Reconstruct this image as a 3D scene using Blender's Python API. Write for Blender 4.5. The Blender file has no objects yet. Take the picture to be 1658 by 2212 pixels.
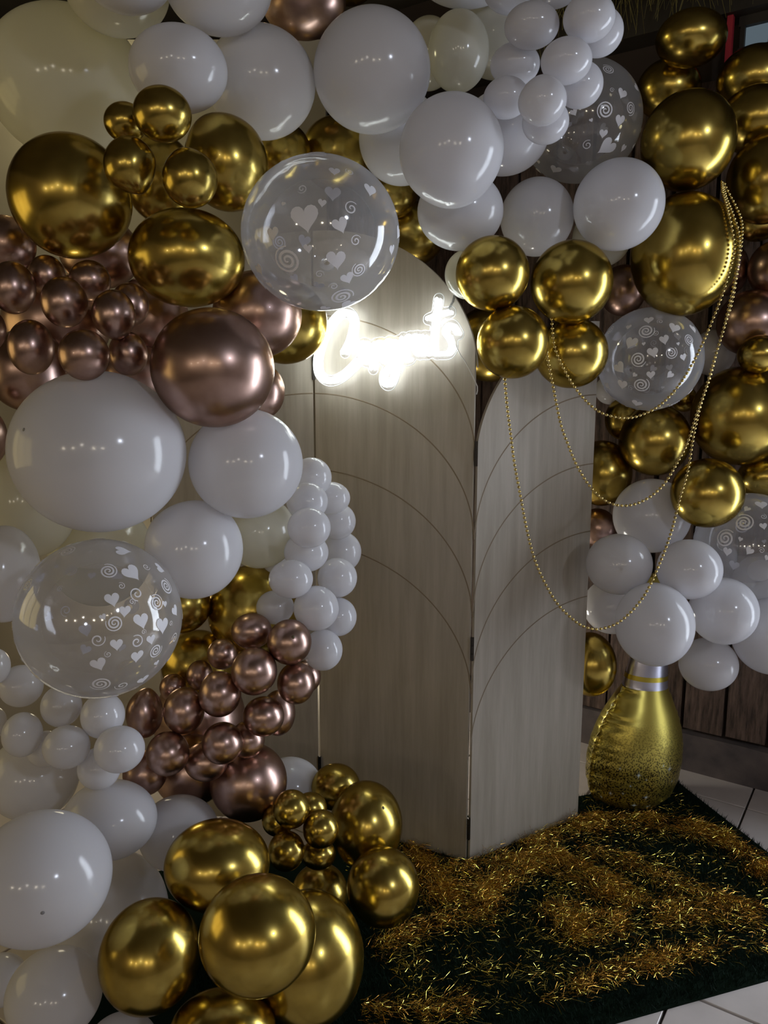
import bpy, bmesh, math, random
from mathutils import Vector, Matrix
SC = bpy.context.scene
COL = SC.collection

# ------------------------------------------------------------------ camera
cam_data = bpy.data.cameras.new('camera')
cam = bpy.data.objects.new('camera', cam_data)
COL.objects.link(cam)
PITCH = math.radians(9.4)
cam.location = (0, 0, 1.45)
cam.rotation_euler = (math.pi / 2 - PITCH, 0, 0)
cam_data.sensor_fit = 'HORIZONTAL'
cam_data.sensor_width = 36.0
cam_data.lens = 36.0 * 1660 / 1658
cam_data.clip_start = 0.05
SC.camera = cam

# ------------------------------------------------------------------ world, lamps, exposure
world = bpy.data.worlds.new('dim_room_air')
SC.world = world
world.use_nodes = True
world.node_tree.nodes['Background'].inputs[0].default_value = (0.55, 0.55, 0.6, 1)
world.node_tree.nodes['Background'].inputs[1].default_value = 0.06

def lamp(name, loc, watts, color, radius):
    d = bpy.data.lights.new(name, 'POINT')
    d.energy = watts; d.color = color; d.shadow_soft_size = radius
    o = bpy.data.objects.new(name, d); COL.objects.link(o); o.location = loc
    return o
WARM = (1.0, 0.87, 0.66)
COOL = (0.78, 0.85, 1.0)
lamp('room_and_fill_lamp', (-2.4, -2.6, 2.0), 9.5, WARM, .07)
lamp('room_and_fill_lamp', (-1.6, -3.3, 2.15), 9, WARM, .06)
lamp('room_and_fill_lamp', (-.7, -3.0, 2.45), 9, (1, .92, .8), .06)
lamp('room_and_fill_lamp', (.35, -2.7, 2.05), 9.5, WARM, .08)
lamp('room_and_fill_lamp', (1.3, -2.9, 2.1), 9, WARM, .06)
lamp('room_and_fill_lamp', (2.2, -1.2, 2.6), 38, COOL, .12)  # added cool fill from the right, not a fixture of the room
lamp('garland_backlight', (-.95, 2.6, .75), 1.6, (1.0, .88, .6), .08)
lamp('garland_backlight', (-1.05, 2.5, 2.45), 4.0, (1.0, .9, .5), .08)  # added to light the big corner balloon through from behind
lamp('garland_backlight', (-.30, 2.7, .35), 1.2, (1.0, .92, .75), .05)
lamp('lamp_behind_screen', (.32, 2.72, .5), 3.0, (1.0, .95, .85), .05)

SC.view_settings.view_transform = 'Standard'
SC.view_settings.look = 'None'
SC.view_settings.exposure = 0.4
SC.view_settings.gamma = 1.0
SC.view_settings.use_curve_mapping = False

# ------------------------------------------------------------------ helpers
def link(name, me, mat=None, parent=None):
    o = bpy.data.objects.new(name, me); COL.objects.link(o)
    if mat is not None and not me.materials: me.materials.append(mat)
    if parent is not None: o.parent = parent
    return o
def from_bm(name, bm, mat=None, parent=None, smooth=False):
    me = bpy.data.meshes.new(name)
    bm.normal_update(); bm.to_mesh(me); bm.free()
    if smooth:
        for p in me.polygons: p.use_smooth = True
    return link(name, me, mat, parent)
def from_lists(name, v, f, mat=None, parent=None, smooth=False):
    me = bpy.data.meshes.new(name); me.from_pydata(v, [], f); me.update()
    if smooth: me.polygons.foreach_set('use_smooth', [True] * len(me.polygons))
    return link(name, me, mat, parent)
def empty(name, loc=(0, 0, 0)):
    o = bpy.data.objects.new(name, None); COL.objects.link(o); o.location = loc
    o.empty_display_size = 0.05
    return o
def tag(o, label=None, cat=None, group=None, kind=None):
    if label: o['label'] = label
    if cat: o['category'] = cat
    if group: o['group'] = group
    if kind: o['kind'] = kind
    return o
def add_box(bm, c, sx, sy, sz, ax=(1, 0, 0), ay=(0, 1, 0), az=(0, 0, 1)):
    c, ax, ay, az = Vector(c), Vector(ax), Vector(ay), Vector(az)
    v = []
    for i in (-1, 1):
        for j in (-1, 1):
            for k in (-1, 1):
                v.append(bm.verts.new(c + ax * (i * sx / 2) + ay * (j * sy / 2) + az * (k * sz / 2)))
    for q in ((0, 1, 3, 2), (4, 6, 7, 5), (0, 4, 5, 1), (2, 3, 7, 6), (0, 2, 6, 4), (1, 5, 7, 3)):
        bm.faces.new([v[i] for i in q])
    return v
def tube(v, f, pts, r, n=10, cap=True):
    pts = [Vector(p) for p in pts]
    b0 = len(v); up = None
    for i, p in enumerate(pts):
        t = (pts[min(i + 1, len(pts) - 1)] - pts[max(i - 1, 0)]).normalized()
        if up is None:
            up = Vector((0, 0, 1)) if abs(t.z) < .9 else Vector((1, 0, 0))
        a = t.cross(up).normalized(); up = a.cross(t).normalized()
        for k in range(n):
            w = 2 * math.pi * k / n
            v.append(p + a * (r * math.cos(w)) + up * (r * math.sin(w)))
        if i:
            for k in range(n):
                x = b0 + (i - 1) * n; y = x + n
                f.append((x + k, x + (k + 1) % n, y + (k + 1) % n, y + k))
    if cap:
        for base, q, s in ((b0, pts[0], -1), (b0 + (len(pts) - 1) * n, pts[-1], 1)):
            d = (pts[1] - pts[0]).normalized() * -1 if s < 0 else (pts[-1] - pts[-2]).normalized()
            v.append(q + d * r * .7); c = len(v) - 1
            for k in range(n):
                f.append((base + k, base + (k + 1) % n, c) if s > 0 else (base + (k + 1) % n, base + k, c))

# ------------------------------------------------------------------ materials
def mat(name):
    m = bpy.data.materials.new(name); m.use_nodes = True
    nt = m.node_tree
    return m, nt, nt.nodes, nt.links, nt.nodes['Principled BSDF']
def simple(name, col, rough=.5, metal=0.0, noise=None, bump=0.0, scale=30, spec=.5, coat=0):
    m, nt, N, L, p = mat(name)
    p.inputs['Base Color'].default_value = (*col, 1)
    p.inputs['Roughness'].default_value = rough
    p.inputs['Metallic'].default_value = metal
    p.inputs['Specular IOR Level'].default_value = spec
    p.inputs['Coat Weight'].default_value = coat
    p.inputs['Coat Roughness'].default_value = .06
    if noise or bump:
        tc = N.new('ShaderNodeTexCoord'); nz = N.new('ShaderNodeTexNoise')
        nz.inputs['Scale'].default_value = scale; nz.inputs['Detail'].default_value = 6
        L.new(tc.outputs['Object'], nz.inputs['Vector'])
        if noise:
            r = N.new('ShaderNodeValToRGB'); r.color_ramp.elements[0].position = .3; r.color_ramp.elements[1].position = .7
            r.color_ramp.elements[0].color = (*noise, 1); r.color_ramp.elements[1].color = (*col, 1)
            L.new(nz.outputs['Fac'], r.inputs['Fac']); L.new(r.outputs['Color'], p.inputs['Base Color'])
        if bump:
            b = N.new('ShaderNodeBump'); b.inputs['Strength'].default_value = bump; b.inputs['Distance'].default_value = .01
            L.new(nz.outputs['Fac'], b.inputs['Height']); L.new(b.outputs['Normal'], p.inputs['Normal'])
    return m
def facing_fresnel(N, L, lo=.04, hi=.75, power=4.0):
    lw = N.new('ShaderNodeLayerWeight'); lw.inputs['Blend'].default_value = .5
    pw = N.new('ShaderNodeMath'); pw.operation = 'POWER'; pw.inputs[1].default_value = power
    L.new(lw.outputs['Facing'], pw.inputs[0])
    mr = N.new('ShaderNodeMapRange'); mr.inputs['To Min'].default_value = lo; mr.inputs['To Max'].default_value = hi
    L.new(pw.outputs[0], mr.inputs['Value'])
    return mr.outputs[0]
def latex(name, col, trans):
    m, nt, N, L, p = mat(name)
    N.remove(p); out = N['Material Output']
    d = N.new('ShaderNodeBsdfDiffuse'); d.inputs[0].default_value = (*col, 1)
    t = N.new('ShaderNodeBsdfTranslucent'); t.inputs[0].default_value = (col[0] * trans[1], col[1] * trans[2], col[2] * trans[3], 1)
    mx = N.new('ShaderNodeMixShader'); mx.inputs[0].default_value = trans[0]
    L.new(d.outputs[0], mx.inputs[1]); L.new(t.outputs[0], mx.inputs[2])
    g = N.new('ShaderNodeBsdfGlossy'); g.inputs['Roughness'].default_value = .14
    m2 = N.new('ShaderNodeMixShader')
    L.new(facing_fresnel(N, L, .045, .5, 4), m2.inputs[0]); L.new(mx.outputs[0], m2.inputs[1]); L.new(g.outputs[0], m2.inputs[2])
    L.new(m2.outputs[0], out.inputs['Surface'])
    return m
def chrome(name, col, dark, rough):
    m, nt, N, L, p = mat(name)
    p.inputs['Metallic'].default_value = 1.0
    p.inputs['Roughness'].default_value = rough
    p.inputs['Coat Weight'].default_value = .3
    p.inputs['Coat IOR'].default_value = 1.4
    p.inputs['Specular Tint'].default_value = (.42, .36, .30, 1)
    p.inputs['Coat Roughness'].default_value = .04
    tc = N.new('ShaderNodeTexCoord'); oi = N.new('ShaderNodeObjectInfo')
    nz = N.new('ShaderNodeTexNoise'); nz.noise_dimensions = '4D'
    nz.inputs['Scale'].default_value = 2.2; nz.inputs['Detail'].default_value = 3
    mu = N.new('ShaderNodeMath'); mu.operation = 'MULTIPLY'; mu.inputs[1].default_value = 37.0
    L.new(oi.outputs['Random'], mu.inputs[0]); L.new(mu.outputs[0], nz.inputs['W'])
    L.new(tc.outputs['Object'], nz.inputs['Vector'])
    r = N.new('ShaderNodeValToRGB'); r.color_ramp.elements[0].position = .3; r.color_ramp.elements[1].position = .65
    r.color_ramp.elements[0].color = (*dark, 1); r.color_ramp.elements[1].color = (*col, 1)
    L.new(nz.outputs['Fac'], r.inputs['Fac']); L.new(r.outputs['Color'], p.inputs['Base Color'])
    return m
def clear(name, lo=.23, hi=.6):
    m, nt, N, L, p = mat(name)
    N.remove(p); out = N['Material Output']
    t = N.new('ShaderNodeBsdfTransparent'); t.inputs[0].default_value = (.93, .93, .95, 1)
    d = N.new('ShaderNodeBsdfDiffuse'); d.inputs[0].default_value = (.8, .8, .83, 1)
    tl = N.new('ShaderNodeBsdfTranslucent'); tl.inputs[0].default_value = (.8, .8, .83, 1)
    md = N.new('ShaderNodeMixShader'); md.inputs[0].default_value = .5
    L.new(d.outputs[0], md.inputs[1]); L.new(tl.outputs[0], md.inputs[2])
    lw = N.new('ShaderNodeLayerWeight'); lw.inputs['Blend'].default_value = .35
    mr = N.new('ShaderNodeMapRange'); mr.inputs['To Min'].default_value = lo; mr.inputs['To Max'].default_value = hi
    L.new(lw.outputs['Facing'], mr.inputs['Value'])
    m1 = N.new('ShaderNodeMixShader'); L.new(mr.outputs[0], m1.inputs[0])
    L.new(t.outputs[0], m1.inputs[1]); L.new(md.outputs[0], m1.inputs[2])
    g = N.new('ShaderNodeBsdfGlossy'); g.inputs['Roughness'].default_value = .08
    m2 = N.new('ShaderNodeMixShader'); L.new(facing_fresnel(N, L, .09, .6, 3), m2.inputs[0]); L.new(m1.outputs[0], m2.inputs[1]); L.new(g.outputs[0], m2.inputs[2])
    L.new(m2.outputs[0], out.inputs['Surface'])
    return m
def emit(name, col, s):
    m, nt, N, L, p = mat(name)
    N.remove(p); e = N.new('ShaderNodeEmission'); e.inputs[0].default_value = (*col, 1); e.inputs[1].default_value = s
    L.new(e.outputs[0], N['Material Output'].inputs['Surface'])
    return m
def wood(name, a, b, sx, sy, sz, bump=.2, rough=.6):
    m, nt, N, L, p = mat(name)
    tc = N.new('ShaderNodeTexCoord'); mp = N.new('ShaderNodeMapping'); mp.inputs['Scale'].default_value = (sx, sy, sz)
    oi = N.new('ShaderNodeObjectInfo'); ad = N.new('ShaderNodeVectorMath'); ad.operation = 'ADD'
    sc = N.new('ShaderNodeVectorMath'); sc.operation = 'SCALE'; sc.inputs['Scale'].default_value = 9.0
    cb = N.new('ShaderNodeCombineXYZ')
    for k in range(3): L.new(oi.outputs['Random'], cb.inputs[k])
    L.new(cb.outputs[0], sc.inputs[0])
    L.new(tc.outputs['Object'], mp.inputs[0]); L.new(mp.outputs[0], ad.inputs[0]); L.new(sc.outputs[0], ad.inputs[1])
    nz = N.new('ShaderNodeTexNoise'); nz.inputs['Scale'].default_value = 1.0; nz.inputs['Detail'].default_value = 8; nz.inputs['Roughness'].default_value = .65
    L.new(ad.outputs[0], nz.inputs['Vector'])
    r = N.new('ShaderNodeValToRGB'); r.color_ramp.elements[0].position = .35; r.color_ramp.elements[1].position = .68
    r.color_ramp.elements[0].color = (*a, 1); r.color_ramp.elements[1].color = (*b, 1)
    L.new(nz.outputs['Fac'], r.inputs['Fac']); L.new(r.outputs['Color'], p.inputs['Base Color'])
    bp = N.new('ShaderNodeBump'); bp.inputs['Strength'].default_value = bump; bp.inputs['Distance'].default_value = .008
    L.new(nz.outputs['Fac'], bp.inputs['Height']); L.new(bp.outputs['Normal'], p.inputs['Normal'])
    p.inputs['Roughness'].default_value = rough
    return m
M = {}
M['white_latex'] = latex('white_latex', (.86, .86, .91), (.38, .98, .97, .93))
M['warm_lit_latex'] = latex('warm_lit_latex', (.83, .82, .76), (.5, 1, .98, .85))  # white latex tinted cream, warm light put into the colour
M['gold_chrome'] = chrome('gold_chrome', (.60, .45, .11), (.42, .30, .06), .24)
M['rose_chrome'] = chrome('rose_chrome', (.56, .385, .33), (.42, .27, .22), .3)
M['clear_latex'] = clear('clear_latex')
M['print'] = simple('white_print', (.85, .85, .9), .5)
M['tip_w'] = simple('tip_w', (.25, .25, .26), .4)
M['tip_m'] = simple('tip_m', (.10, .07, .03), .4)
M['neon'] = emit('neon_light', (.93, 1.0, .97), 9.5)
M['acrylic'] = clear('acrylic', .035, .2)
M['acrylic_edge'] = simple('acrylic_edge', (.9, .92, .92), .15)
M['cable'] = simple('cable', (.75, .75, .75), .4)
M['steel'] = simple('steel', (.25, .25, .25), .3, 1)
M['mdf'] = wood('mdf', (.36, .32, .26), (.47, .425, .36), 30, 30, 2.2, .03, .55)
M['groove'] = simple('groove', (.24, .19, .13), .8)
M['hinge'] = simple('hinge', (.06, .055, .05), .35, .8)
M['grout'] = simple('grout', (.06, .055, .05), .9)
M['tile'] = simple('tile', (.66, .60, .57), .3, noise=(.52, .47, .44), scale=5, bump=.05)
M['backing'] = simple('backing', (.035, .022, .016), .9)
M['board'] = wood('board', (.03, .018, .014), (.18, .12, .095), 62, 62, 8, 1.0, .75)
M['darkwood'] = simple('darkwood', (.035, .028, .02), .6, noise=(.02, .015, .01), scale=12)
M['stone'] = simple('stone', (.16, .13, .125), .8, noise=(.07, .06, .065), scale=9, bump=.6)
M['pane'] = emit('pane_light', (.55, .72, .85), .12)
M['red'] = simple('red', (.45, .03, .05), .5)
M['daylight'] = emit('daylight_pane', (.80, .88, 1.0), 10)
M['cream_wall'] = simple('cream_wall', (.30, .27, .23), .8, noise=(.24, .215, .18), scale=3)
M['room_wall'] = simple('room_wall', (.30, .24, .18), .8, noise=(.22, .17, .12), scale=3)
M['warm_pane'] = emit('warm_pane', (1.0, .78, .32), 1.0)
M['ceiling'] = simple('ceiling', (.10, .08, .06), .8, noise=(.05, .04, .03), scale=4)
M['straw'] = simple('straw', (.20, .17, .05), .7)
M['bead'] = simple('bead', (.72, .56, .22), .18, 1)
M['thread'] = simple('thread', (.45, .36, .18), .6)
M['bottle_silver'] = simple('bottle_silver', (.62, .62, .75), .3, .9)
M['bottle_stripe'] = simple('bottle_stripe', (.62, .50, .08), .3, .9)
M['bottle_seam'] = simple('bottle_seam', (.62, .55, .28), .25, 1)
M['sparkle'] = simple('sparkle', (.55, .62, .6), .5)
M['turf_base'] = simple('turf_base', (.004, .011, .006), .95, spec=.1)
M['turf'] = simple('turf', (.006, .022, .010), .7, spec=.15, noise=(.003, .010, .006), scale=20)
M['tinsel'] = simple('tinsel', (.90, .76, .16), .2, 1)
M['tinsel_copper'] = simple('tinsel_copper', (.50, .27, .05), .26, 1)
def bottle_gold():
    m, nt, N, L, p = mat('bottle_gold')
    tc = N.new('ShaderNodeTexCoord'); sx = N.new('ShaderNodeSeparateXYZ'); L.new(tc.outputs['Object'], sx.inputs[0])
    nz = N.new('ShaderNodeTexNoise'); nz.inputs['Scale'].default_value = 190; nz.inputs['Detail'].default_value = 2
    L.new(tc.outputs['Object'], nz.inputs['Vector'])
    mr = N.new('ShaderNodeMapRange'); mr.inputs['From Min'].default_value = .34; mr.inputs['From Max'].default_value = .16
    L.new(sx.outputs['Z'], mr.inputs['Value'])
    th = N.new('ShaderNodeMapRange'); th.inputs['From Min'].default_value = .44; th.inputs['From Max'].default_value = .5
    L.new(nz.outputs['Fac'], th.inputs['Value'])
    iv = N.new('ShaderNodeMath'); iv.operation = 'SUBTRACT'; iv.inputs[0].default_value = 1.0; L.new(th.outputs[0], iv.inputs[1])
    mu = N.new('ShaderNodeMath'); mu.operation = 'MULTIPLY'; L.new(mr.outputs[0], mu.inputs[0]); L.new(iv.outputs[0], mu.inputs[1])
    mx = N.new('ShaderNodeMix'); mx.data_type = 'RGBA'
    mx.inputs['A'].default_value = (.55, .45, .10, 1); mx.inputs['B'].default_value = (.05, .04, .016, 1)
    L.new(mu.outputs[0], mx.inputs['Factor']); L.new(mx.outputs['Result'], p.inputs['Base Color'])
    p.inputs['Metallic'].default_value = .85; p.inputs['Roughness'].default_value = .33
    return m
M['bottle_gold'] = bottle_gold()


# ------------------------------------------------------------------ room shell
E1 = Vector((.826, -.564, 0)).normalized(); E2 = Vector((.564, .826, 0)).normalized()
WP = Vector((1.126, 2.747, 0))
Z3 = Vector((0, 0, 1))
floor = from_lists('floor', [(-3.4, -4.7, -.012), (6, -4.7, -.012), (6, 6.5, -.012), (-3.4, 6.5, -.012)], [(0, 1, 2, 3)], M['grout'])
tag(floor, kind='structure')
TS = .488
bm = bmesh.new()
add_box(bm, (0, 0, -.006), TS - .007, TS - .007, .012)
bmesh.ops.bevel(bm, geom=[e for e in bm.edges if e.verts[0].co.z > -.001 and e.verts[1].co.z > -.001], offset=.0015, segments=1, affect='EDGES')
tile_me = bpy.data.meshes.new('tile'); bm.to_mesh(tile_me); bm.free(); tile_me.materials.append(M['tile'])
rot = math.atan2(E1.y, E1.x)
for i in range(-9, 10):
    for j in range(-10, 10):
        a = -.352 + (i + .5) * TS; b = 2.741 + (j + .5) * TS
        p = E1 * a + E2 * b
        if (p - WP).dot(E2) > .35 or p.x < -3.2 or p.y < -3.4 or p.x > 3.4: continue
        o = link('tile', tile_me, None, floor); o.location = p; o.rotation_euler = (0, 0, rot)
# back wall: backing, rough vertical boards, stone skirting; a glazed door stands further right
def wbox(bm, s0, s1, d0, d1, z0, z1):
    add_box(bm, WP + E1 * (s0 + s1) / 2 + E2 * (d0 + d1) / 2 + Z3 * (z0 + z1) / 2, s1 - s0, d1 - d0, z1 - z0, E1, E2, Z3)
DS0, DS1 = 1.12, 2.12
bm = bmesh.new()
wbox(bm, -4.6, DS0, .06, .16, 0, 3.1); wbox(bm, DS1, 3.6, .06, .16, 0, 3.1); wbox(bm, DS0, DS1, .06, .16, 2.25, 3.1)
wall_back = tag(from_bm('wall_back', bm, M['backing']), kind='structure')
rng = random.Random(4)
for k in range(-26, 7):
    s0 = .151 + .147 * k
    bm = bmesh.new()
    w = .147 - rng.uniform(.006, .016); d = rng.uniform(0, .018); z0 = .16 + rng.uniform(-.012, .012)
    wbox(bm, s0 + .004, s0 + w, .012 + d, .06, z0, 2.46)
    bmesh.ops.subdivide_edges(bm, edges=[e for e in bm.edges if abs(e.verts[0].co.z - e.verts[1].co.z) > 1], cuts=3)
    for v in bm.verts:
        v.co += E1 * rng.uniform(-.003, .003) + E2 * rng.uniform(-.004, .002)
    from_bm('wooden_board', bm, M['board'], wall_back)
bm = bmesh.new(); wbox(bm, -4.6, DS0, .0, .06, 0, .145)
bmesh.ops.subdivide_edges(bm, edges=[e for e in bm.edges if e.calc_length() > 1], cuts=24)
for v in bm.verts:
    v.co += E2 * rng.uniform(-.006, .006) + Z3 * (rng.uniform(-.004, .004) if v.co.z > .1 else 0)
tag(from_bm('baseboard_back', bm, M['stone']), kind='structure')
bm = bmesh.new(); wbox(bm, -4.6, DS0, -.05, .06, 2.63, 2.75)
tag(from_bm('trim_1', bm, M['darkwood']), kind='structure')
# small lit window above the beam at the right and the red strip beside it
win = tag(empty('window_1', WP + E1 * .15 + Z3 * 2.56), kind='structure')
def wpart(name, boxes, m):
    bm = bmesh.new()
    for b in boxes: wbox(bm, *b)
    o = from_bm(name, bm, m); o.parent = win; o.matrix_parent_inverse = Matrix.Translation(-Vector(win.location))
wpart('window_frame', [(.035, .36, .0, .05, 2.49, 2.535), (.035, .36, .0, .05, 2.60, 2.63)] + [(s, s + .014, .0, .05, 2.535, 2.60) for s in (.04, .125, .21, .295)], M['darkwood'])
for s in (.054, .139, .224): wpart('window_pane', [(s, s + .071, .02, .03, 2.535, 2.60)], M['pane'])
bm = bmesh.new(); wbox(bm, .004, .022, -.03, -.005, 2.47, 2.63)
tag(from_bm('red_strip', bm, M['red']), 'narrow red strip on the dark wall beside the little lit window', 'strip')
# glazed door with daylight behind it, on the same wall right of the picture
door = tag(empty('door_1', WP + E1 * (DS0 + DS1) / 2), kind='structure')
def dpart(name, boxes, m):
    bm = bmesh.new()
    for b in boxes: wbox(bm, *b)
    o = from_bm(name, bm, m); o.parent = door; o.matrix_parent_inverse = Matrix.Translation(-Vector(door.location))
dpart('door_frame', [(DS0, DS0 + .06, .03, .12, 0, 2.25), (DS1 - .06, DS1, .03, .12, 0, 2.25), (DS0, DS1, .03, .12, 2.17, 2.25), (DS0, DS1, .03, .12, 0, .09)], M['darkwood'])
n = 5; pw = (DS1 - DS0 - .12) / n
for k in range(n):
    dpart('door_pane', [(DS0 + .06 + k * pw + .012, DS0 + .06 + (k + 1) * pw - .012, .07, .08, .09, 2.17)], M['daylight'])
    if k: dpart('door_bar', [(DS0 + .06 + k * pw - .012, DS0 + .06 + k * pw + .012, .05, .1, .09, 2.17)], M['darkwood'])
# pale partition behind the left half of the garland
bm = bmesh.new(); add_box(bm, (-1.6, 2.86, 1.3), 2.8, .08, 2.6)
tag(from_bm('wall_left', bm, M['cream_wall']), kind='structure')
# the rest of the room, seen only in reflections
bm = bmesh.new(); add_box(bm, (1, -4.6, 1.5), 9, .1, 3.1)
tag(from_bm('wall_front', bm, M['room_wall']), kind='structure')
bm = bmesh.new(); add_box(bm, (3.6, -1.6, 1.5), .1, 6.0, 3.1)
tag(from_bm('wall_right', bm, M['room_wall']), kind='structure')
bm = bmesh.new()
add_box(bm, (-3.3, -2.1, 1.5), .1, 5.0, 3.1); add_box(bm, (-3.3, 4.3, 1.5), .1, 4.0, 3.1)
add_box(bm, (-3.3, 1.35, .35), .1, 1.9, .7); add_box(bm, (-3.3, 1.35, 2.55), .1, 1.9, 1.0)
tag(from_bm('wall_side', bm, M['room_wall']), kind='structure')
win2 = tag(empty('window_2', (-3.3, 1.35, .7)), kind='structure')
for k in range(3):
    bm = bmesh.new(); add_box(bm, (0, -.64 + .64 * k, .675), .02, .58, 1.27)
    from_bm('window_pane', bm, M['warm_pane'], win2)
bm = bmesh.new()
for y in (-.945, -.32, .32, .945): add_box(bm, (0, y, .675), .08, .05, 1.35)
add_box(bm, (0, 0, .02), .08, 1.9, .04); add_box(bm, (0, 0, 1.33), .08, 1.9, .04)
from_bm('window_frame', bm, M['darkwood'], win2)
bm = bmesh.new(); add_box(bm, (1, 1, 3.05), 10, 12, .08)
tag(from_bm('ceiling', bm, M['ceiling']), kind='structure')
# dry palm thatch under the roof edge, top right
v = []; f = []
rng = random.Random(8)
for k in range(900):
    s = rng.uniform(-.75, .1); p = WP + E1 * s + E2 * rng.uniform(-.25, -.06) + Z3 * rng.uniform(2.78, 3.0)
    d = Vector((rng.gauss(0, .25), rng.gauss(0, .25), -1)).normalized(); l = rng.uniform(.1, .22)
    a = Vector((rng.uniform(-1, 1), rng.uniform(-1, 1), 0)).normalized() * .002
    b = len(v); v += [p - a, p + a, p + d * l + a * .3, p + d * l - a * .3]; f.append((b, b + 1, b + 2, b + 3))
tag(from_lists('palm_thatch', v, f, M['straw']), 'dry straw palm thatch under the dark roof edge at the top right', 'thatch', kind='stuff')

# ------------------------------------------------------------------ folding screen
HX = Vector((.257, 2.15, 0))
TH = math.radians(26.6)
DCV = Vector((-math.cos(TH), math.sin(TH), 0))
LH = HX + DCV * .527
PR = Vector((.656, 2.394, 0)); DRV = (PR - HX).normalized(); WR = (PR - HX).length
screen = tag(empty('folding_screen', HX), 'pale wooden folding screen with quarter-arch tops and engraved curved lines', 'screen')
def qarc(u, w, top, rise=.42): return top - rise * (1 - math.sqrt(max(0, 1 - (1 - u / w) ** 2)))
def make_panel(o0, e, w, top, arcs, thick=.010):
    """o0: edge where the arch is low, e: unit direction to the high edge."""
    nrm = Vector((e.y, -e.x, 0))
    if nrm.y > 0: nrm = -nrm
    us = [w * (1 - math.cos(math.pi / 2 * k / 40)) for k in range(41)]
    us[0] = .0072; us[-1] = w - .0032
    prof = [(.0072, .008)] + [(u, qarc(u, w, top)) for u in us] + [(w - .0032, .008)]
    bm = bmesh.new()
    fr = [bm.verts.new(o0 - HX + e * u + Z3 * z) for u, z in prof]
    bk = [bm.verts.new(o0 - HX + e * u + Z3 * z - nrm * thick) for u, z in prof]
    bm.faces.new(fr); bm.faces.new(bk[::-1])
    for i in range(len(fr)): bm.faces.new((fr[i], bk[i], bk[(i + 1) % len(fr)], fr[(i + 1) % len(fr)]))
    bmesh.ops.recalc_face_normals(bm, faces=bm.faces)
    p = from_bm('panel', bm, M['mdf'], screen)
    for t in arcs:
        vs = []; fs = []
        uu = [w * (1 - math.cos(math.pi / 2 * k / 44)) for k in range(45)]
        uu[0] = .008; uu[-1] = w - .004
        pts = [o0 - HX + e * u + Z3 * qarc(u, w, t) for u in uu]
        for i, q in enumerate(pts):
            tg = (pts[min(i + 1, 44)] - pts[max(i - 1, 0)]).normalized(); sd = tg.cross(nrm).normalized()
            vs += [q - sd * .0019 + nrm * .0002, q + nrm * .0008, q + sd * .0019 + nrm * .0002]
            if i: b = 3 * i; fs += [(b - 3, b - 2, b + 1, b), (b - 2, b - 1, b + 2, b + 1)]
        from_lists('engraved_line', vs, fs, M['groove'], p)
    return nrm
NC = make_panel(HX, DCV, .527, 1.90, (1.655, 1.424, 1.19, .955))
NR = make_panel(HX, DRV, WR, 1.64, (1.42, 1.207, .993, .78))
# left panel mirrors the middle one: high at the shared hinge
make_panel(LH + Vector((-.527, 0.02, 0)), Vector((1, -.038, 0)).normalized(), .527, 1.90, (1.655, 1.424, 1.19, .955))
for base, zs in ((HX + Vector((0, -.004, 0)), (1.26, .69, .12)), (LH + Vector((.0, -.004, 0)), (1.5, .62, .2))):
    for z in zs:
        bm = bmesh.new(); c = base - HX + Z3 * z
        add_box(bm, c, .010, .004, .07)
        for dz in (-.025, 0, .025): add_box(bm, c + Vector((0, -.003, dz)), .006, .006, .02)
        from_bm('hinge', bm, M['hinge'], screen)

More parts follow.
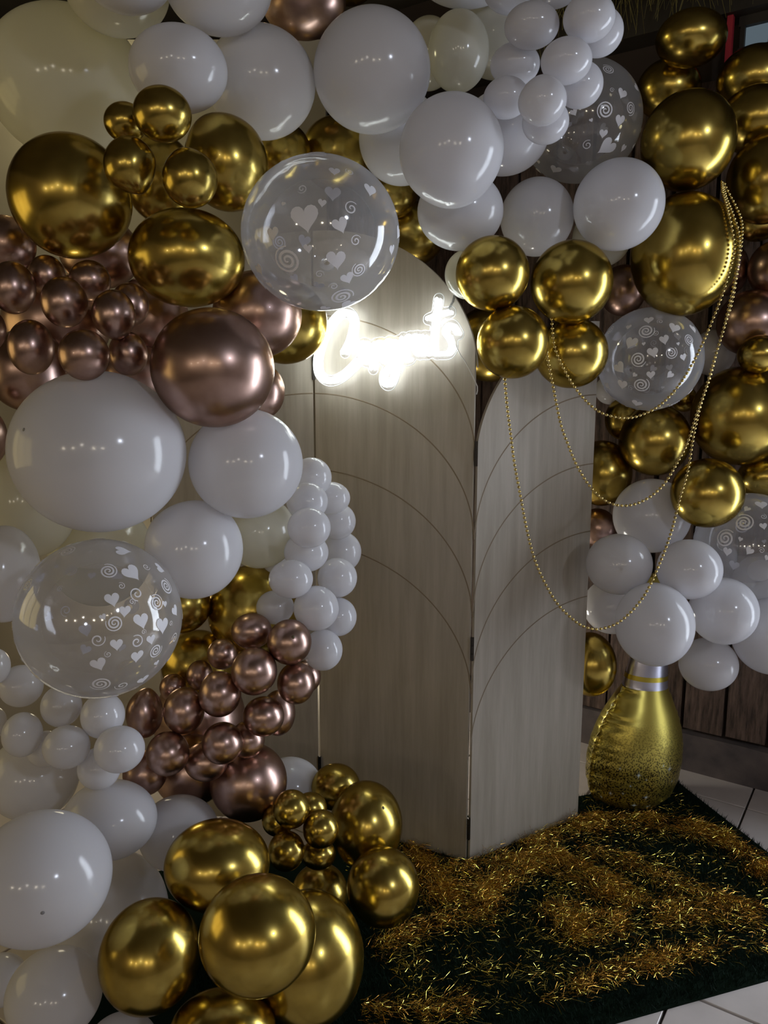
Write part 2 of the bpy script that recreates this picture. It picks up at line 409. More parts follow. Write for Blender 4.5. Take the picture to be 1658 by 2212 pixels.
# ------------------------------------------------------------------ neon sign reading Congrats
LETTERS = [["C",[[[-0.4026,1.5428],[-0.398,1.5497],[-0.3933,1.5565],[-0.3888,1.5634],[-0.3848,1.5706],[-0.3813,1.5782],[-0.3782,1.5863],[-0.3755,1.5943],[-0.3734,1.602],[-0.3716,1.6095],[-0.3701,1.6169],[-0.3693,1.6239],[-0.3695,1.6303],[-0.3706,1.636],[-0.3726,1.6411],[-0.3753,1.6456],[-0.3785,1.6495],[-0.3824,1.6528],[-0.3868,1.6555],[-0.3918,1.6574],[-0.397,1.6581],[-0.4026,1.6576],[-0.4087,1.656],[-0.415,1.6533],[-0.4214,1.6496],[-0.428,1.6445],[-0.4349,1.6382],[-0.4417,1.631],[-0.4482,1.6235],[-0.4545,1.6155],[-0.4606,1.6069],[-0.4664,1.5979],[-0.4717,1.5888],[-0.4764,1.5794],[-0.4808,1.5698],[-0.4846,1.56],[-0.4878,1.5502],[-0.4903,1.5402],[-0.4923,1.5301],[-0.4937,1.5202],[-0.4942,1.5111],[-0.4941,1.5027],[-0.4932,1.4948],[-0.4915,1.4877],[-0.4889,1.4814],[-0.4852,1.476],[-0.4806,1.4715],[-0.4753,1.4677],[-0.4697,1.4649],[-0.4636,1.4629],[-0.457,1.4617],[-0.45,1.4615],[-0.4427,1.4622],[-0.4349,1.464],[-0.4266,1.4668],[-0.4182,1.4703],[-0.4101,1.4745],[-0.4023,1.4793],[-0.3945,1.485],[-0.387,1.4909],[-0.3798,1.4969],[-0.3729,1.5027],[-0.3664,1.5087],[-0.36,1.5146],[-0.3536,1.5206]]]],["o",[[[-0.3303,1.5674],[-0.3322,1.5681],[-0.334,1.569],[-0.3358,1.5697],[-0.3376,1.5699],[-0.3393,1.5697],[-0.3409,1.5691],[-0.3424,1.5682],[-0.3438,1.567],[-0.345,1.5655],[-0.3461,1.5637],[-0.347,1.5616],[-0.3477,1.5593],[-0.3482,1.5568],[-0.3485,1.554],[-0.3486,1.5511],[-0.3485,1.5482],[-0.3482,1.5452],[-0.3477,1.542],[-0.347,1.5389],[-0.3461,1.5359],[-0.345,1.533],[-0.3438,1.5301],[-0.3424,1.5274],[-0.3409,1.5249],[-0.3393,1.5227],[-0.3376,1.5207],[-0.3358,1.5189],[-0.334,1.5175],[-0.3322,1.5164],[-0.3303,1.5156],[-0.3285,1.5151],[-0.3267,1.515],[-0.3251,1.5152],[-0.3234,1.5158],[-0.3219,1.5167],[-0.3206,1.5179],[-0.3194,1.5195],[-0.3183,1.5213],[-0.3174,1.5234],[-0.3167,1.5257],[-0.3162,1.5282],[-0.3159,1.531],[-0.3158,1.5339],[-0.3159,1.5368],[-0.3162,1.5398],[-0.3167,1.5429],[-0.3174,1.546],[-0.3183,1.549],[-0.3194,1.5519],[-0.3206,1.5547],[-0.322,1.5574],[-0.3235,1.5599],[-0.3251,1.562],[-0.3268,1.5638],[-0.3286,1.5656],[-0.3303,1.5674]]]],["n",[[[-0.3097,1.4946],[-0.3086,1.5018],[-0.3076,1.5088],[-0.3065,1.5162],[-0.3053,1.5246],[-0.3039,1.5347],[-0.3024,1.5458],[-0.3009,1.5573],[-0.2994,1.5685]],[[-0.3016,1.5466],[-0.2991,1.5516],[-0.2965,1.5568],[-0.294,1.5616],[-0.2915,1.5652],[-0.2889,1.5677],[-0.2862,1.5693],[-0.2837,1.57],[-0.2814,1.5697],[-0.2795,1.5683],[-0.2777,1.566],[-0.2763,1.5627],[-0.2754,1.5586],[-0.2754,1.5531],[-0.2761,1.5464],[-0.2769,1.5396],[-0.2772,1.5336],[-0.2768,1.5288],[-0.2761,1.5244],[-0.275,1.5208],[-0.2736,1.5179],[-0.2717,1.5161],[-0.2695,1.5152],[-0.267,1.5147],[-0.2647,1.514]]]],["g",[[[-0.2485,1.5715],[-0.2501,1.5722],[-0.2517,1.573],[-0.2533,1.5736],[-0.2548,1.5739],[-0.2563,1.5737],[-0.2577,1.5732],[-0.2591,1.5724],[-0.2602,1.5713],[-0.2613,1.5699],[-0.2622,1.5682],[-0.263,1.5663],[-0.2636,1.5642],[-0.264,1.5619],[-0.2642,1.5594],[-0.2643,1.5567],[-0.2642,1.554],[-0.2639,1.5513],[-0.2634,1.5484],[-0.2627,1.5456],[-0.2619,1.5428],[-0.261,1.5402],[-0.2598,1.5375],[-0.2586,1.535],[-0.2572,1.5328],[-0.2558,1.5307],[-0.2543,1.5289],[-0.2527,1.5272],[-0.2511,1.5259],[-0.2495,1.5249],[-0.2479,1.5241],[-0.2462,1.5237],[-0.2447,1.5236],[-0.2432,1.5238],[-0.2418,1.5243],[-0.2405,1.5251],[-0.2393,1.5262],[-0.2383,1.5276],[-0.2374,1.5293],[-0.2366,1.5312],[-0.236,1.5333],[-0.2356,1.5356],[-0.2354,1.5382],[-0.2354,1.5408],[-0.2355,1.5435],[-0.2358,1.5462],[-0.2363,1.5491],[-0.2369,1.5519],[-0.2377,1.5546],[-0.2387,1.5573],[-0.2398,1.5599],[-0.241,1.5624],[-0.2424,1.5646],[-0.2438,1.5666],[-0.2453,1.5683],[-0.2469,1.5699],[-0.2485,1.5715]],[[-0.2305,1.5731],[-0.2309,1.5638],[-0.2314,1.5546],[-0.2319,1.5453],[-0.2325,1.536],[-0.2332,1.5266],[-0.2339,1.5172],[-0.2349,1.5078],[-0.2363,1.4987],[-0.238,1.4894],[-0.24,1.4801],[-0.2423,1.4715],[-0.245,1.4642],[-0.2482,1.4584],[-0.2518,1.4536],[-0.2556,1.4502],[-0.2593,1.4485],[-0.2632,1.4488],[-0.2674,1.4509],[-0.2712,1.4541],[-0.2736,1.458],[-0.2747,1.4627],[-0.2747,1.4684],[-0.2738,1.4744],[-0.2718,1.4801],[-0.2689,1.4854],[-0.2649,1.4905],[-0.2599,1.4955],[-0.254,1.5004],[-0.2467,1.5051],[-0.2382,1.5097],[-0.2292,1.5142],[-0.2205,1.5187]]]],["r",[[[-0.2138,1.5819],[-0.2129,1.5767],[-0.2119,1.5715],[-0.2112,1.5661],[-0.2109,1.5603],[-0.2115,1.5535],[-0.2128,1.546],[-0.2139,1.5387],[-0.2143,1.5326],[-0.2137,1.5277],[-0.2126,1.5237],[-0.2108,1.5206],[-0.2083,1.5186],[-0.2047,1.5181],[-0.2003,1.5189],[-0.1955,1.5203],[-0.1909,1.5214]],[[-0.2116,1.5572],[-0.2091,1.5625],[-0.2067,1.5679],[-0.2042,1.5729],[-0.2016,1.577],[-0.1986,1.5801],[-0.1954,1.5825],[-0.1923,1.5839],[-0.1896,1.5843],[-0.1875,1.5832],[-0.1858,1.5807],[-0.1842,1.5777],[-0.1826,1.575]]]],["a",[[[-0.1641,1.5825],[-0.1658,1.5832],[-0.1674,1.584],[-0.1691,1.5846],[-0.1706,1.5849],[-0.1721,1.5847],[-0.1735,1.5842],[-0.1749,1.5833],[-0.1761,1.5822],[-0.1771,1.5808],[-0.1781,1.5791],[-0.1788,1.5772],[-0.1794,1.575],[-0.1798,1.5727],[-0.1801,1.5701],[-0.1801,1.5674],[-0.18,1.5647],[-0.1797,1.5619],[-0.1792,1.559],[-0.1785,1.5561],[-0.1777,1.5533],[-0.1767,1.5505],[-0.1756,1.5479],[-0.1743,1.5453],[-0.1729,1.543],[-0.1715,1.5409],[-0.1699,1.539],[-0.1683,1.5374],[-0.1667,1.536],[-0.165,1.535],[-0.1634,1.5342],[-0.1617,1.5338],[-0.1602,1.5337],[-0.1587,1.5339],[-0.1572,1.5344],[-0.1559,1.5353],[-0.1547,1.5364],[-0.1537,1.5378],[-0.1528,1.5395],[-0.152,1.5415],[-0.1514,1.5436],[-0.151,1.5459],[-0.1508,1.5485],[-0.1507,1.5512],[-0.1508,1.5539],[-0.1512,1.5567],[-0.1517,1.5596],[-0.1523,1.5625],[-0.1532,1.5653],[-0.1541,1.568],[-0.1553,1.5707],[-0.1566,1.5732],[-0.1579,1.5755],[-0.1593,1.5774],[-0.1609,1.5792],[-0.1625,1.5808],[-0.1641,1.5825]],[[-0.1479,1.5847],[-0.1485,1.5764],[-0.1493,1.568],[-0.1498,1.5599],[-0.1497,1.5529],[-0.149,1.5468],[-0.1478,1.5415],[-0.1462,1.5373],[-0.1441,1.5345],[-0.1414,1.5337],[-0.1381,1.5346],[-0.1346,1.5361],[-0.1313,1.5373]]]],["t",[[[-0.1069,1.6819],[-0.1081,1.6713],[-0.1092,1.6606],[-0.1104,1.6499],[-0.1116,1.6391],[-0.113,1.628],[-0.1144,1.6167],[-0.1157,1.6054],[-0.1168,1.5944],[-0.1177,1.5831],[-0.1185,1.5716],[-0.1189,1.561],[-0.1186,1.5522],[-0.1175,1.5454],[-0.1158,1.5402],[-0.1136,1.5364],[-0.1111,1.5339],[-0.1081,1.5331],[-0.1048,1.534],[-0.1012,1.5355],[-0.0978,1.5367]],[[-0.1372,1.6296],[-0.1289,1.6324],[-0.1206,1.6353],[-0.1123,1.638],[-0.104,1.6403],[-0.0958,1.642],[-0.0876,1.6433],[-0.0794,1.6445],[-0.0713,1.6458]]]],["s",[[[-0.0476,1.5864],[-0.0513,1.5926],[-0.055,1.5993],[-0.0588,1.6052],[-0.0626,1.6091],[-0.0667,1.6105],[-0.071,1.6103],[-0.075,1.6088],[-0.0782,1.6066],[-0.0807,1.6035],[-0.0826,1.5993],[-0.0837,1.5947],[-0.0836,1.5904],[-0.0818,1.5866],[-0.0786,1.583],[-0.075,1.5792],[-0.0719,1.5751],[-0.0691,1.5705],[-0.0663,1.5656],[-0.0642,1.5605],[-0.0634,1.5555],[-0.0643,1.5503],[-0.0664,1.5448],[-0.0694,1.5399],[-0.0729,1.5362],[-0.0772,1.5344],[-0.0822,1.5339],[-0.0875,1.5339],[-0.0927,1.5336]]]]]
PLATE = [[-0.50824,1.48905],[-0.50924,1.49449],[-0.51006,1.50249],[-0.51024,1.51049],[-0.50982,1.51849],[-0.50898,1.52649],[-0.50824,1.53166],[-0.50699,1.53849],[-0.50525,1.54649],[-0.50421,1.55049],[-0.50189,1.55849],[-0.50024,1.56352],[-0.49767,1.57049],[-0.49612,1.57449],[-0.49262,1.58249],[-0.4908,1.58649],[-0.48824,1.59152],[-0.48456,1.59849],[-0.48225,1.60249],[-0.47993,1.60649],[-0.47624,1.6122],[-0.47224,1.61816],[-0.46916,1.62249],[-0.4662,1.62649],[-0.46305,1.63049],[-0.45984,1.63449],[-0.45624,1.63864],[-0.45224,1.64312],[-0.44824,1.64732],[-0.44424,1.65128],[-0.44024,1.65498],[-0.43607,1.65849],[-0.43075,1.66249],[-0.42424,1.66646],[-0.42024,1.66849],[-0.41541,1.67049],[-0.40824,1.67265],[-0.40024,1.67387],[-0.39224,1.6736],[-0.38424,1.67165],[-0.38024,1.67009],[-0.37416,1.66649],[-0.36911,1.66249],[-0.3652,1.65849],[-0.36202,1.65449],[-0.35957,1.65049],[-0.35624,1.64319],[-0.35479,1.63849],[-0.35346,1.63049],[-0.35341,1.62249],[-0.35432,1.61449],[-0.35585,1.60649],[-0.35679,1.60249],[-0.35886,1.59449],[-0.36024,1.58967],[-0.36259,1.58249],[-0.36424,1.57797],[-0.36724,1.57049],[-0.36905,1.56649],[-0.37224,1.56016],[-0.37547,1.55449],[-0.37807,1.55049],[-0.38073,1.54649],[-0.38424,1.5414],[-0.38824,1.5355],[-0.39224,1.53063],[-0.39624,1.52814],[-0.40424,1.52688],[-0.41224,1.53004],[-0.41624,1.53442],[-0.41802,1.53849],[-0.41818,1.54649],[-0.41624,1.55113],[-0.41224,1.55715],[-0.40857,1.56249],[-0.40584,1.56649],[-0.40323,1.57049],[-0.40024,1.57566],[-0.39693,1.58249],[-0.39526,1.58649],[-0.39232,1.59449],[-0.391,1.59849],[-0.38875,1.60649],[-0.38778,1.61049],[-0.38612,1.61849],[-0.38539,1.62649],[-0.38732,1.63449],[-0.3904,1.63849],[-0.39624,1.64184],[-0.40424,1.64051],[-0.4087,1.63849],[-0.41479,1.63449],[-0.4196,1.63049],[-0.42387,1.62649],[-0.4277,1.62249],[-0.43136,1.61849],[-0.43482,1.61449],[-0.43807,1.61049],[-0.4412,1.60649],[-0.44424,1.60231],[-0.44824,1.59657],[-0.45217,1.59049],[-0.45454,1.58649],[-0.45685,1.58249],[-0.46024,1.57599],[-0.46293,1.57049],[-0.46472,1.56649],[-0.468,1.55849],[-0.46954,1.55449],[-0.47214,1.54649],[-0.47323,1.54249],[-0.47516,1.53449],[-0.47624,1.5289],[-0.47723,1.52249],[-0.478,1.51449],[-0.47814,1.50649],[-0.47749,1.49849],[-0.47624,1.49324],[-0.47294,1.48649],[-0.46849,1.48249],[-0.46424,1.48006],[-0.45955,1.47849],[-0.45224,1.47757],[-0.44424,1.47824],[-0.44024,1.47916],[-0.43224,1.48176],[-0.42824,1.48344],[-0.42174,1.48649],[-0.41624,1.48948],[-0.41224,1.49197],[-0.40824,1.49477],[-0.40323,1.49849],[-0.3982,1.50249],[-0.39328,1.50649],[-0.38847,1.51049],[-0.38424,1.5141],[-0.38024,1.5177],[-0.37624,1.52138],[-0.37224,1.52512],[-0.36824,1.52883],[-0.36424,1.53248],[-0.36328,1.53849],[-0.36424,1.54492],[-0.36459,1.55049],[-0.36424,1.55687],[-0.36335,1.56249],[-0.3606,1.57049],[-0.35819,1.57449],[-0.35489,1.57849],[-0.34969,1.58249],[-0.34424,1.58489],[-0.33624,1.58586],[-0.32824,1.58389],[-0.32424,1.58215],[-0.31885,1.57849],[-0.31224,1.57803],[-0.30824,1.58185],[-0.30424,1.58379],[-0.29624,1.58423],[-0.28824,1.58534],[-0.28024,1.58567],[-0.27224,1.58277],[-0.26658,1.58649],[-0.26024,1.58919],[-0.25224,1.58967],[-0.24424,1.58716],[-0.24024,1.58574],[-0.23624,1.58801],[-0.22824,1.58946],[-0.22424,1.59396],[-0.22024,1.59651],[-0.21224,1.59783],[-0.20424,1.59575],[-0.19874,1.59849],[-0.19224,1.6001],[-0.18424,1.5994],[-0.17624,1.60012],[-0.16824,1.6007],[-0.16073,1.59849],[-0.15624,1.59836],[-0.15224,1.60009],[-0.14424,1.60026],[-0.13987,1.59849],[-0.13262,1.59849],[-0.13207,1.60249],[-0.13123,1.61049],[-0.13624,1.6136],[-0.14222,1.61449],[-0.14824,1.61799],[-0.15157,1.62249],[-0.15294,1.62649],[-0.15246,1.63449],[-0.15048,1.63849],[-0.14654,1.64249],[-0.14024,1.64544],[-0.13624,1.64679],[-0.12824,1.64953],[-0.12602,1.65449],[-0.12512,1.66249],[-0.12424,1.67042],[-0.12379,1.67449],[-0.1229,1.68249],[-0.12037,1.69049],[-0.11672,1.69449],[-0.11224,1.69697],[-0.10424,1.69769],[-0.09707,1.69449],[-0.0934,1.69049],[-0.09154,1.68649],[-0.09115,1.67849],[-0.09204,1.67049],[-0.09248,1.66649],[-0.09224,1.65971],[-0.08424,1.65998],[-0.07624,1.66119],[-0.06824,1.66147],[-0.06171,1.65849],[-0.05791,1.65449],[-0.056,1.65049],[-0.05562,1.64249],[-0.05705,1.63849],[-0.06024,1.6342],[-0.06688,1.63049],[-0.07224,1.62729],[-0.08024,1.62823],[-0.08824,1.62702],[-0.09224,1.62637],[-0.09754,1.62249],[-0.09854,1.61449],[-0.09624,1.60798],[-0.09246,1.61449],[-0.0889,1.61849],[-0.08424,1.62186],[-0.08024,1.62423],[-0.07224,1.62622],[-0.06424,1.62636],[-0.05624,1.62374],[-0.05224,1.62122],[-0.04824,1.61727],[-0.04424,1.61212],[-0.04074,1.60649],[-0.03849,1.60249],[-0.03617,1.59849],[-0.03224,1.59082],[-0.03158,1.58649],[-0.03224,1.58198],[-0.03624,1.57514],[-0.04024,1.57218],[-0.04706,1.57049],[-0.04933,1.56649],[-0.04824,1.56229],[-0.04741,1.55449],[-0.04824,1.54912],[-0.05013,1.54249],[-0.05224,1.53747],[-0.05624,1.53082],[-0.06011,1.52649],[-0.06424,1.52282],[-0.06824,1.52083],[-0.07581,1.51849],[-0.08024,1.51798],[-0.08824,1.51779],[-0.09624,1.51797],[-0.10024,1.51863],[-0.10424,1.5176],[-0.11224,1.51765],[-0.11624,1.51876],[-0.12338,1.52249],[-0.1253,1.52249],[-0.13224,1.51968],[-0.13627,1.51849],[-0.14424,1.51794],[-0.14824,1.51902],[-0.15472,1.51849],[-0.16024,1.51766],[-0.16624,1.51849],[-0.17224,1.52074],[-0.17624,1.51518],[-0.17927,1.51049],[-0.18424,1.50687],[-0.18824,1.50559],[-0.19624,1.50346],[-0.20144,1.50249],[-0.20824,1.50242],[-0.21224,1.50307],[-0.21706,1.50249],[-0.22024,1.49768],[-0.2215,1.49049],[-0.22311,1.48249],[-0.22424,1.47736],[-0.22603,1.47049],[-0.22824,1.46348],[-0.23012,1.45849],[-0.23224,1.45427],[-0.23624,1.44769],[-0.24024,1.44256],[-0.24424,1.43889],[-0.24824,1.43602],[-0.25224,1.43412],[-0.26024,1.43252],[-0.26824,1.43359],[-0.27224,1.43539],[-0.27753,1.43849],[-0.28207,1.44249],[-0.28527,1.44649],[-0.28824,1.45173],[-0.29014,1.45849],[-0.29072,1.46649],[-0.28997,1.47449],[-0.28824,1.48155],[-0.28648,1.48649],[-0.28424,1.49065],[-0.28024,1.49679],[-0.28014,1.50249],[-0.28424,1.50593],[-0.28777,1.51049],[-0.28935,1.51049],[-0.29224,1.50328],[-0.29297,1.49849],[-0.29428,1.49049],[-0.29624,1.48607],[-0.30024,1.48178],[-0.30824,1.4787],[-0.31624,1.48005],[-0.32024,1.48259],[-0.32424,1.48816],[-0.32573,1.49449],[-0.32824,1.49904],[-0.33624,1.50073],[-0.34024,1.50256],[-0.34824,1.50374],[-0.35224,1.50001],[-0.35624,1.49628],[-0.36024,1.49263],[-0.36424,1.48909],[-0.36824,1.48568],[-0.37224,1.48236],[-0.37698,1.47849],[-0.382,1.47449],[-0.38723,1.47049],[-0.39224,1.46683],[-0.39624,1.46423],[-0.40024,1.46175],[-0.40621,1.45849],[-0.41224,1.45548],[-0.41624,1.45377],[-0.42424,1.45066],[-0.42824,1.44932],[-0.43624,1.44724],[-0.44024,1.44637],[-0.44824,1.44557],[-0.45624,1.44569],[-0.46272,1.44649],[-0.46824,1.44758],[-0.47624,1.4503],[-0.48024,1.45229],[-0.48432,1.45449],[-0.4899,1.45849],[-0.49429,1.46249],[-0.49801,1.46649],[-0.50079,1.47049],[-0.50424,1.47673],[-0.50659,1.48249]]
OFF = .035
def sp(u, z, off): return HX - DCV * u + NC * off + Z3 * z
SO = sp(-.25, 1.5, OFF)
sign = tag(empty('neon_sign', SO), 'glowing white neon script sign reading Congrats hung on the screen', 'sign')
for ch, strokes in LETTERS:
    v = []; f = []
    for st in strokes:
        tube(v, f, [sp(u, z, OFF + .004) - SO for u, z in st], .009 if ch == 'C' else .0062, 10)
    from_lists('letter_tube', v, f, M['neon'], sign, True)
bm = bmesh.new()
fr = [bm.verts.new(sp(u, z, OFF - .008) - SO) for u, z in PLATE]
bk = [bm.verts.new(sp(u, z, OFF - .011) - SO) for u, z in PLATE]
bm.faces.new(fr); bm.faces.new(bk[::-1])
for i in range(len(fr)): bm.faces.new((fr[i], bk[i], bk[(i + 1) % len(fr)], fr[(i + 1) % len(fr)]))
bmesh.ops.recalc_face_normals(bm, faces=bm.faces); bmesh.ops.triangulate(bm, faces=[q for q in bm.faces if len(q.verts) > 4])
from_bm('acrylic_plate', bm, M['acrylic'], sign)
v = []; f = []
tube(v, f, [sp(u, z, OFF - .0095) - SO for u, z in PLATE + PLATE[:1]], .0011, 6)
from_lists('plate_edge', v, f, M['acrylic_edge'], sign, True)
CABLE = [[-0.063,1.5821],[-0.0527,1.5518],[-0.0408,1.5305],[-0.0274,1.5122],[-0.0139,1.4879],[-0.0004,1.4606],[0.0064,1.4455],[0.006,1.4334],[0.0029,1.4243]]
v = []; f = []
tube(v, f, [sp(u, z, .03 - .018 * i / (len(CABLE) - 1)) - SO for i, (u, z) in enumerate(CABLE)], .0016, 6)
from_lists('cable', v, f, M['cable'], sign, True)
CHAIN = [Vector(sp(u, z, .03)) - SO for u, z in [[-0.0584,1.689],[-0.063,1.6739],[-0.0725,1.658],[-0.0828,1.6406]]]
v = []; f = []
nl = 14
for k in range(nl):
    t = (k + .5) / nl * (len(CHAIN) - 1); i = min(int(t), len(CHAIN) - 2)
    c = CHAIN[i].lerp(CHAIN[i + 1], t - i); d = (CHAIN[i + 1] - CHAIN[i]).normalized()
    s = NC if k % 2 else d.cross(NC).normalized()
    ring = [c + d * (.0052 * math.cos(a)) + s * (.003 * math.sin(a)) for a in [2 * math.pi * q / 10 for q in range(11)]]
    tube(v, f, ring, .0007, 5, False)
from_lists('hanging_chain', v, f, M['steel'], sign, True)

# ------------------------------------------------------------------ balloons
def balloon_mesh(name, m, seg=72, rings=40):
    """Inflated balloon about its own axis: dome towards +Z, neck and knotted lip towards -Z."""
    prof = []
    for k in range(rings + 1):
        a = math.pi * .945 * k / rings
        r = math.sin(a); z = math.cos(a)
        prof.append((r * (1 - .04 * max(0, -z) ** 2), z))
    prof += [(.10, -1.03), (.055, -1.07), (.045, -1.10), (.06, -1.125), (.055, -1.15), (.085, -1.18), (.11, -1.20), (.10, -1.205), (.03, -1.15)]
    v = [(0, 0, 1)]; f = []
    for r, z in prof[1:]:
        for k in range(seg):
            w = 2 * math.pi * k / seg; v.append((r * math.cos(w), r * math.sin(w), z))
    for k in range(seg): f.append((0, 1 + k, 1 + (k + 1) % seg))
    for i in range(len(prof) - 2):
        a = 1 + i * seg; b = a + seg
        for k in range(seg): f.append((a + k, b + k, b + (k + 1) % seg, a + (k + 1) % seg))
    me = bpy.data.meshes.new(name); me.from_pydata(v, [], f); me.update()
    me.polygons.foreach_set('use_smooth', [True] * len(me.polygons)); me.materials.append(m)
    return me
KIND = {'w': 'white_latex', 'y': 'warm_lit_latex', 'g': 'gold_chrome', 'r': 'rose_chrome', 'c': 'clear_latex'}
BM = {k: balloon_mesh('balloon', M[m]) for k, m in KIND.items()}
GROUP = {'w': 'white balloons of the garland', 'y': 'cream-lit balloons of the garland', 'g': 'gold chrome balloons of the garland',
         'r': 'rose gold chrome balloons of the garland', 'c': 'clear printed balloons of the garland'}
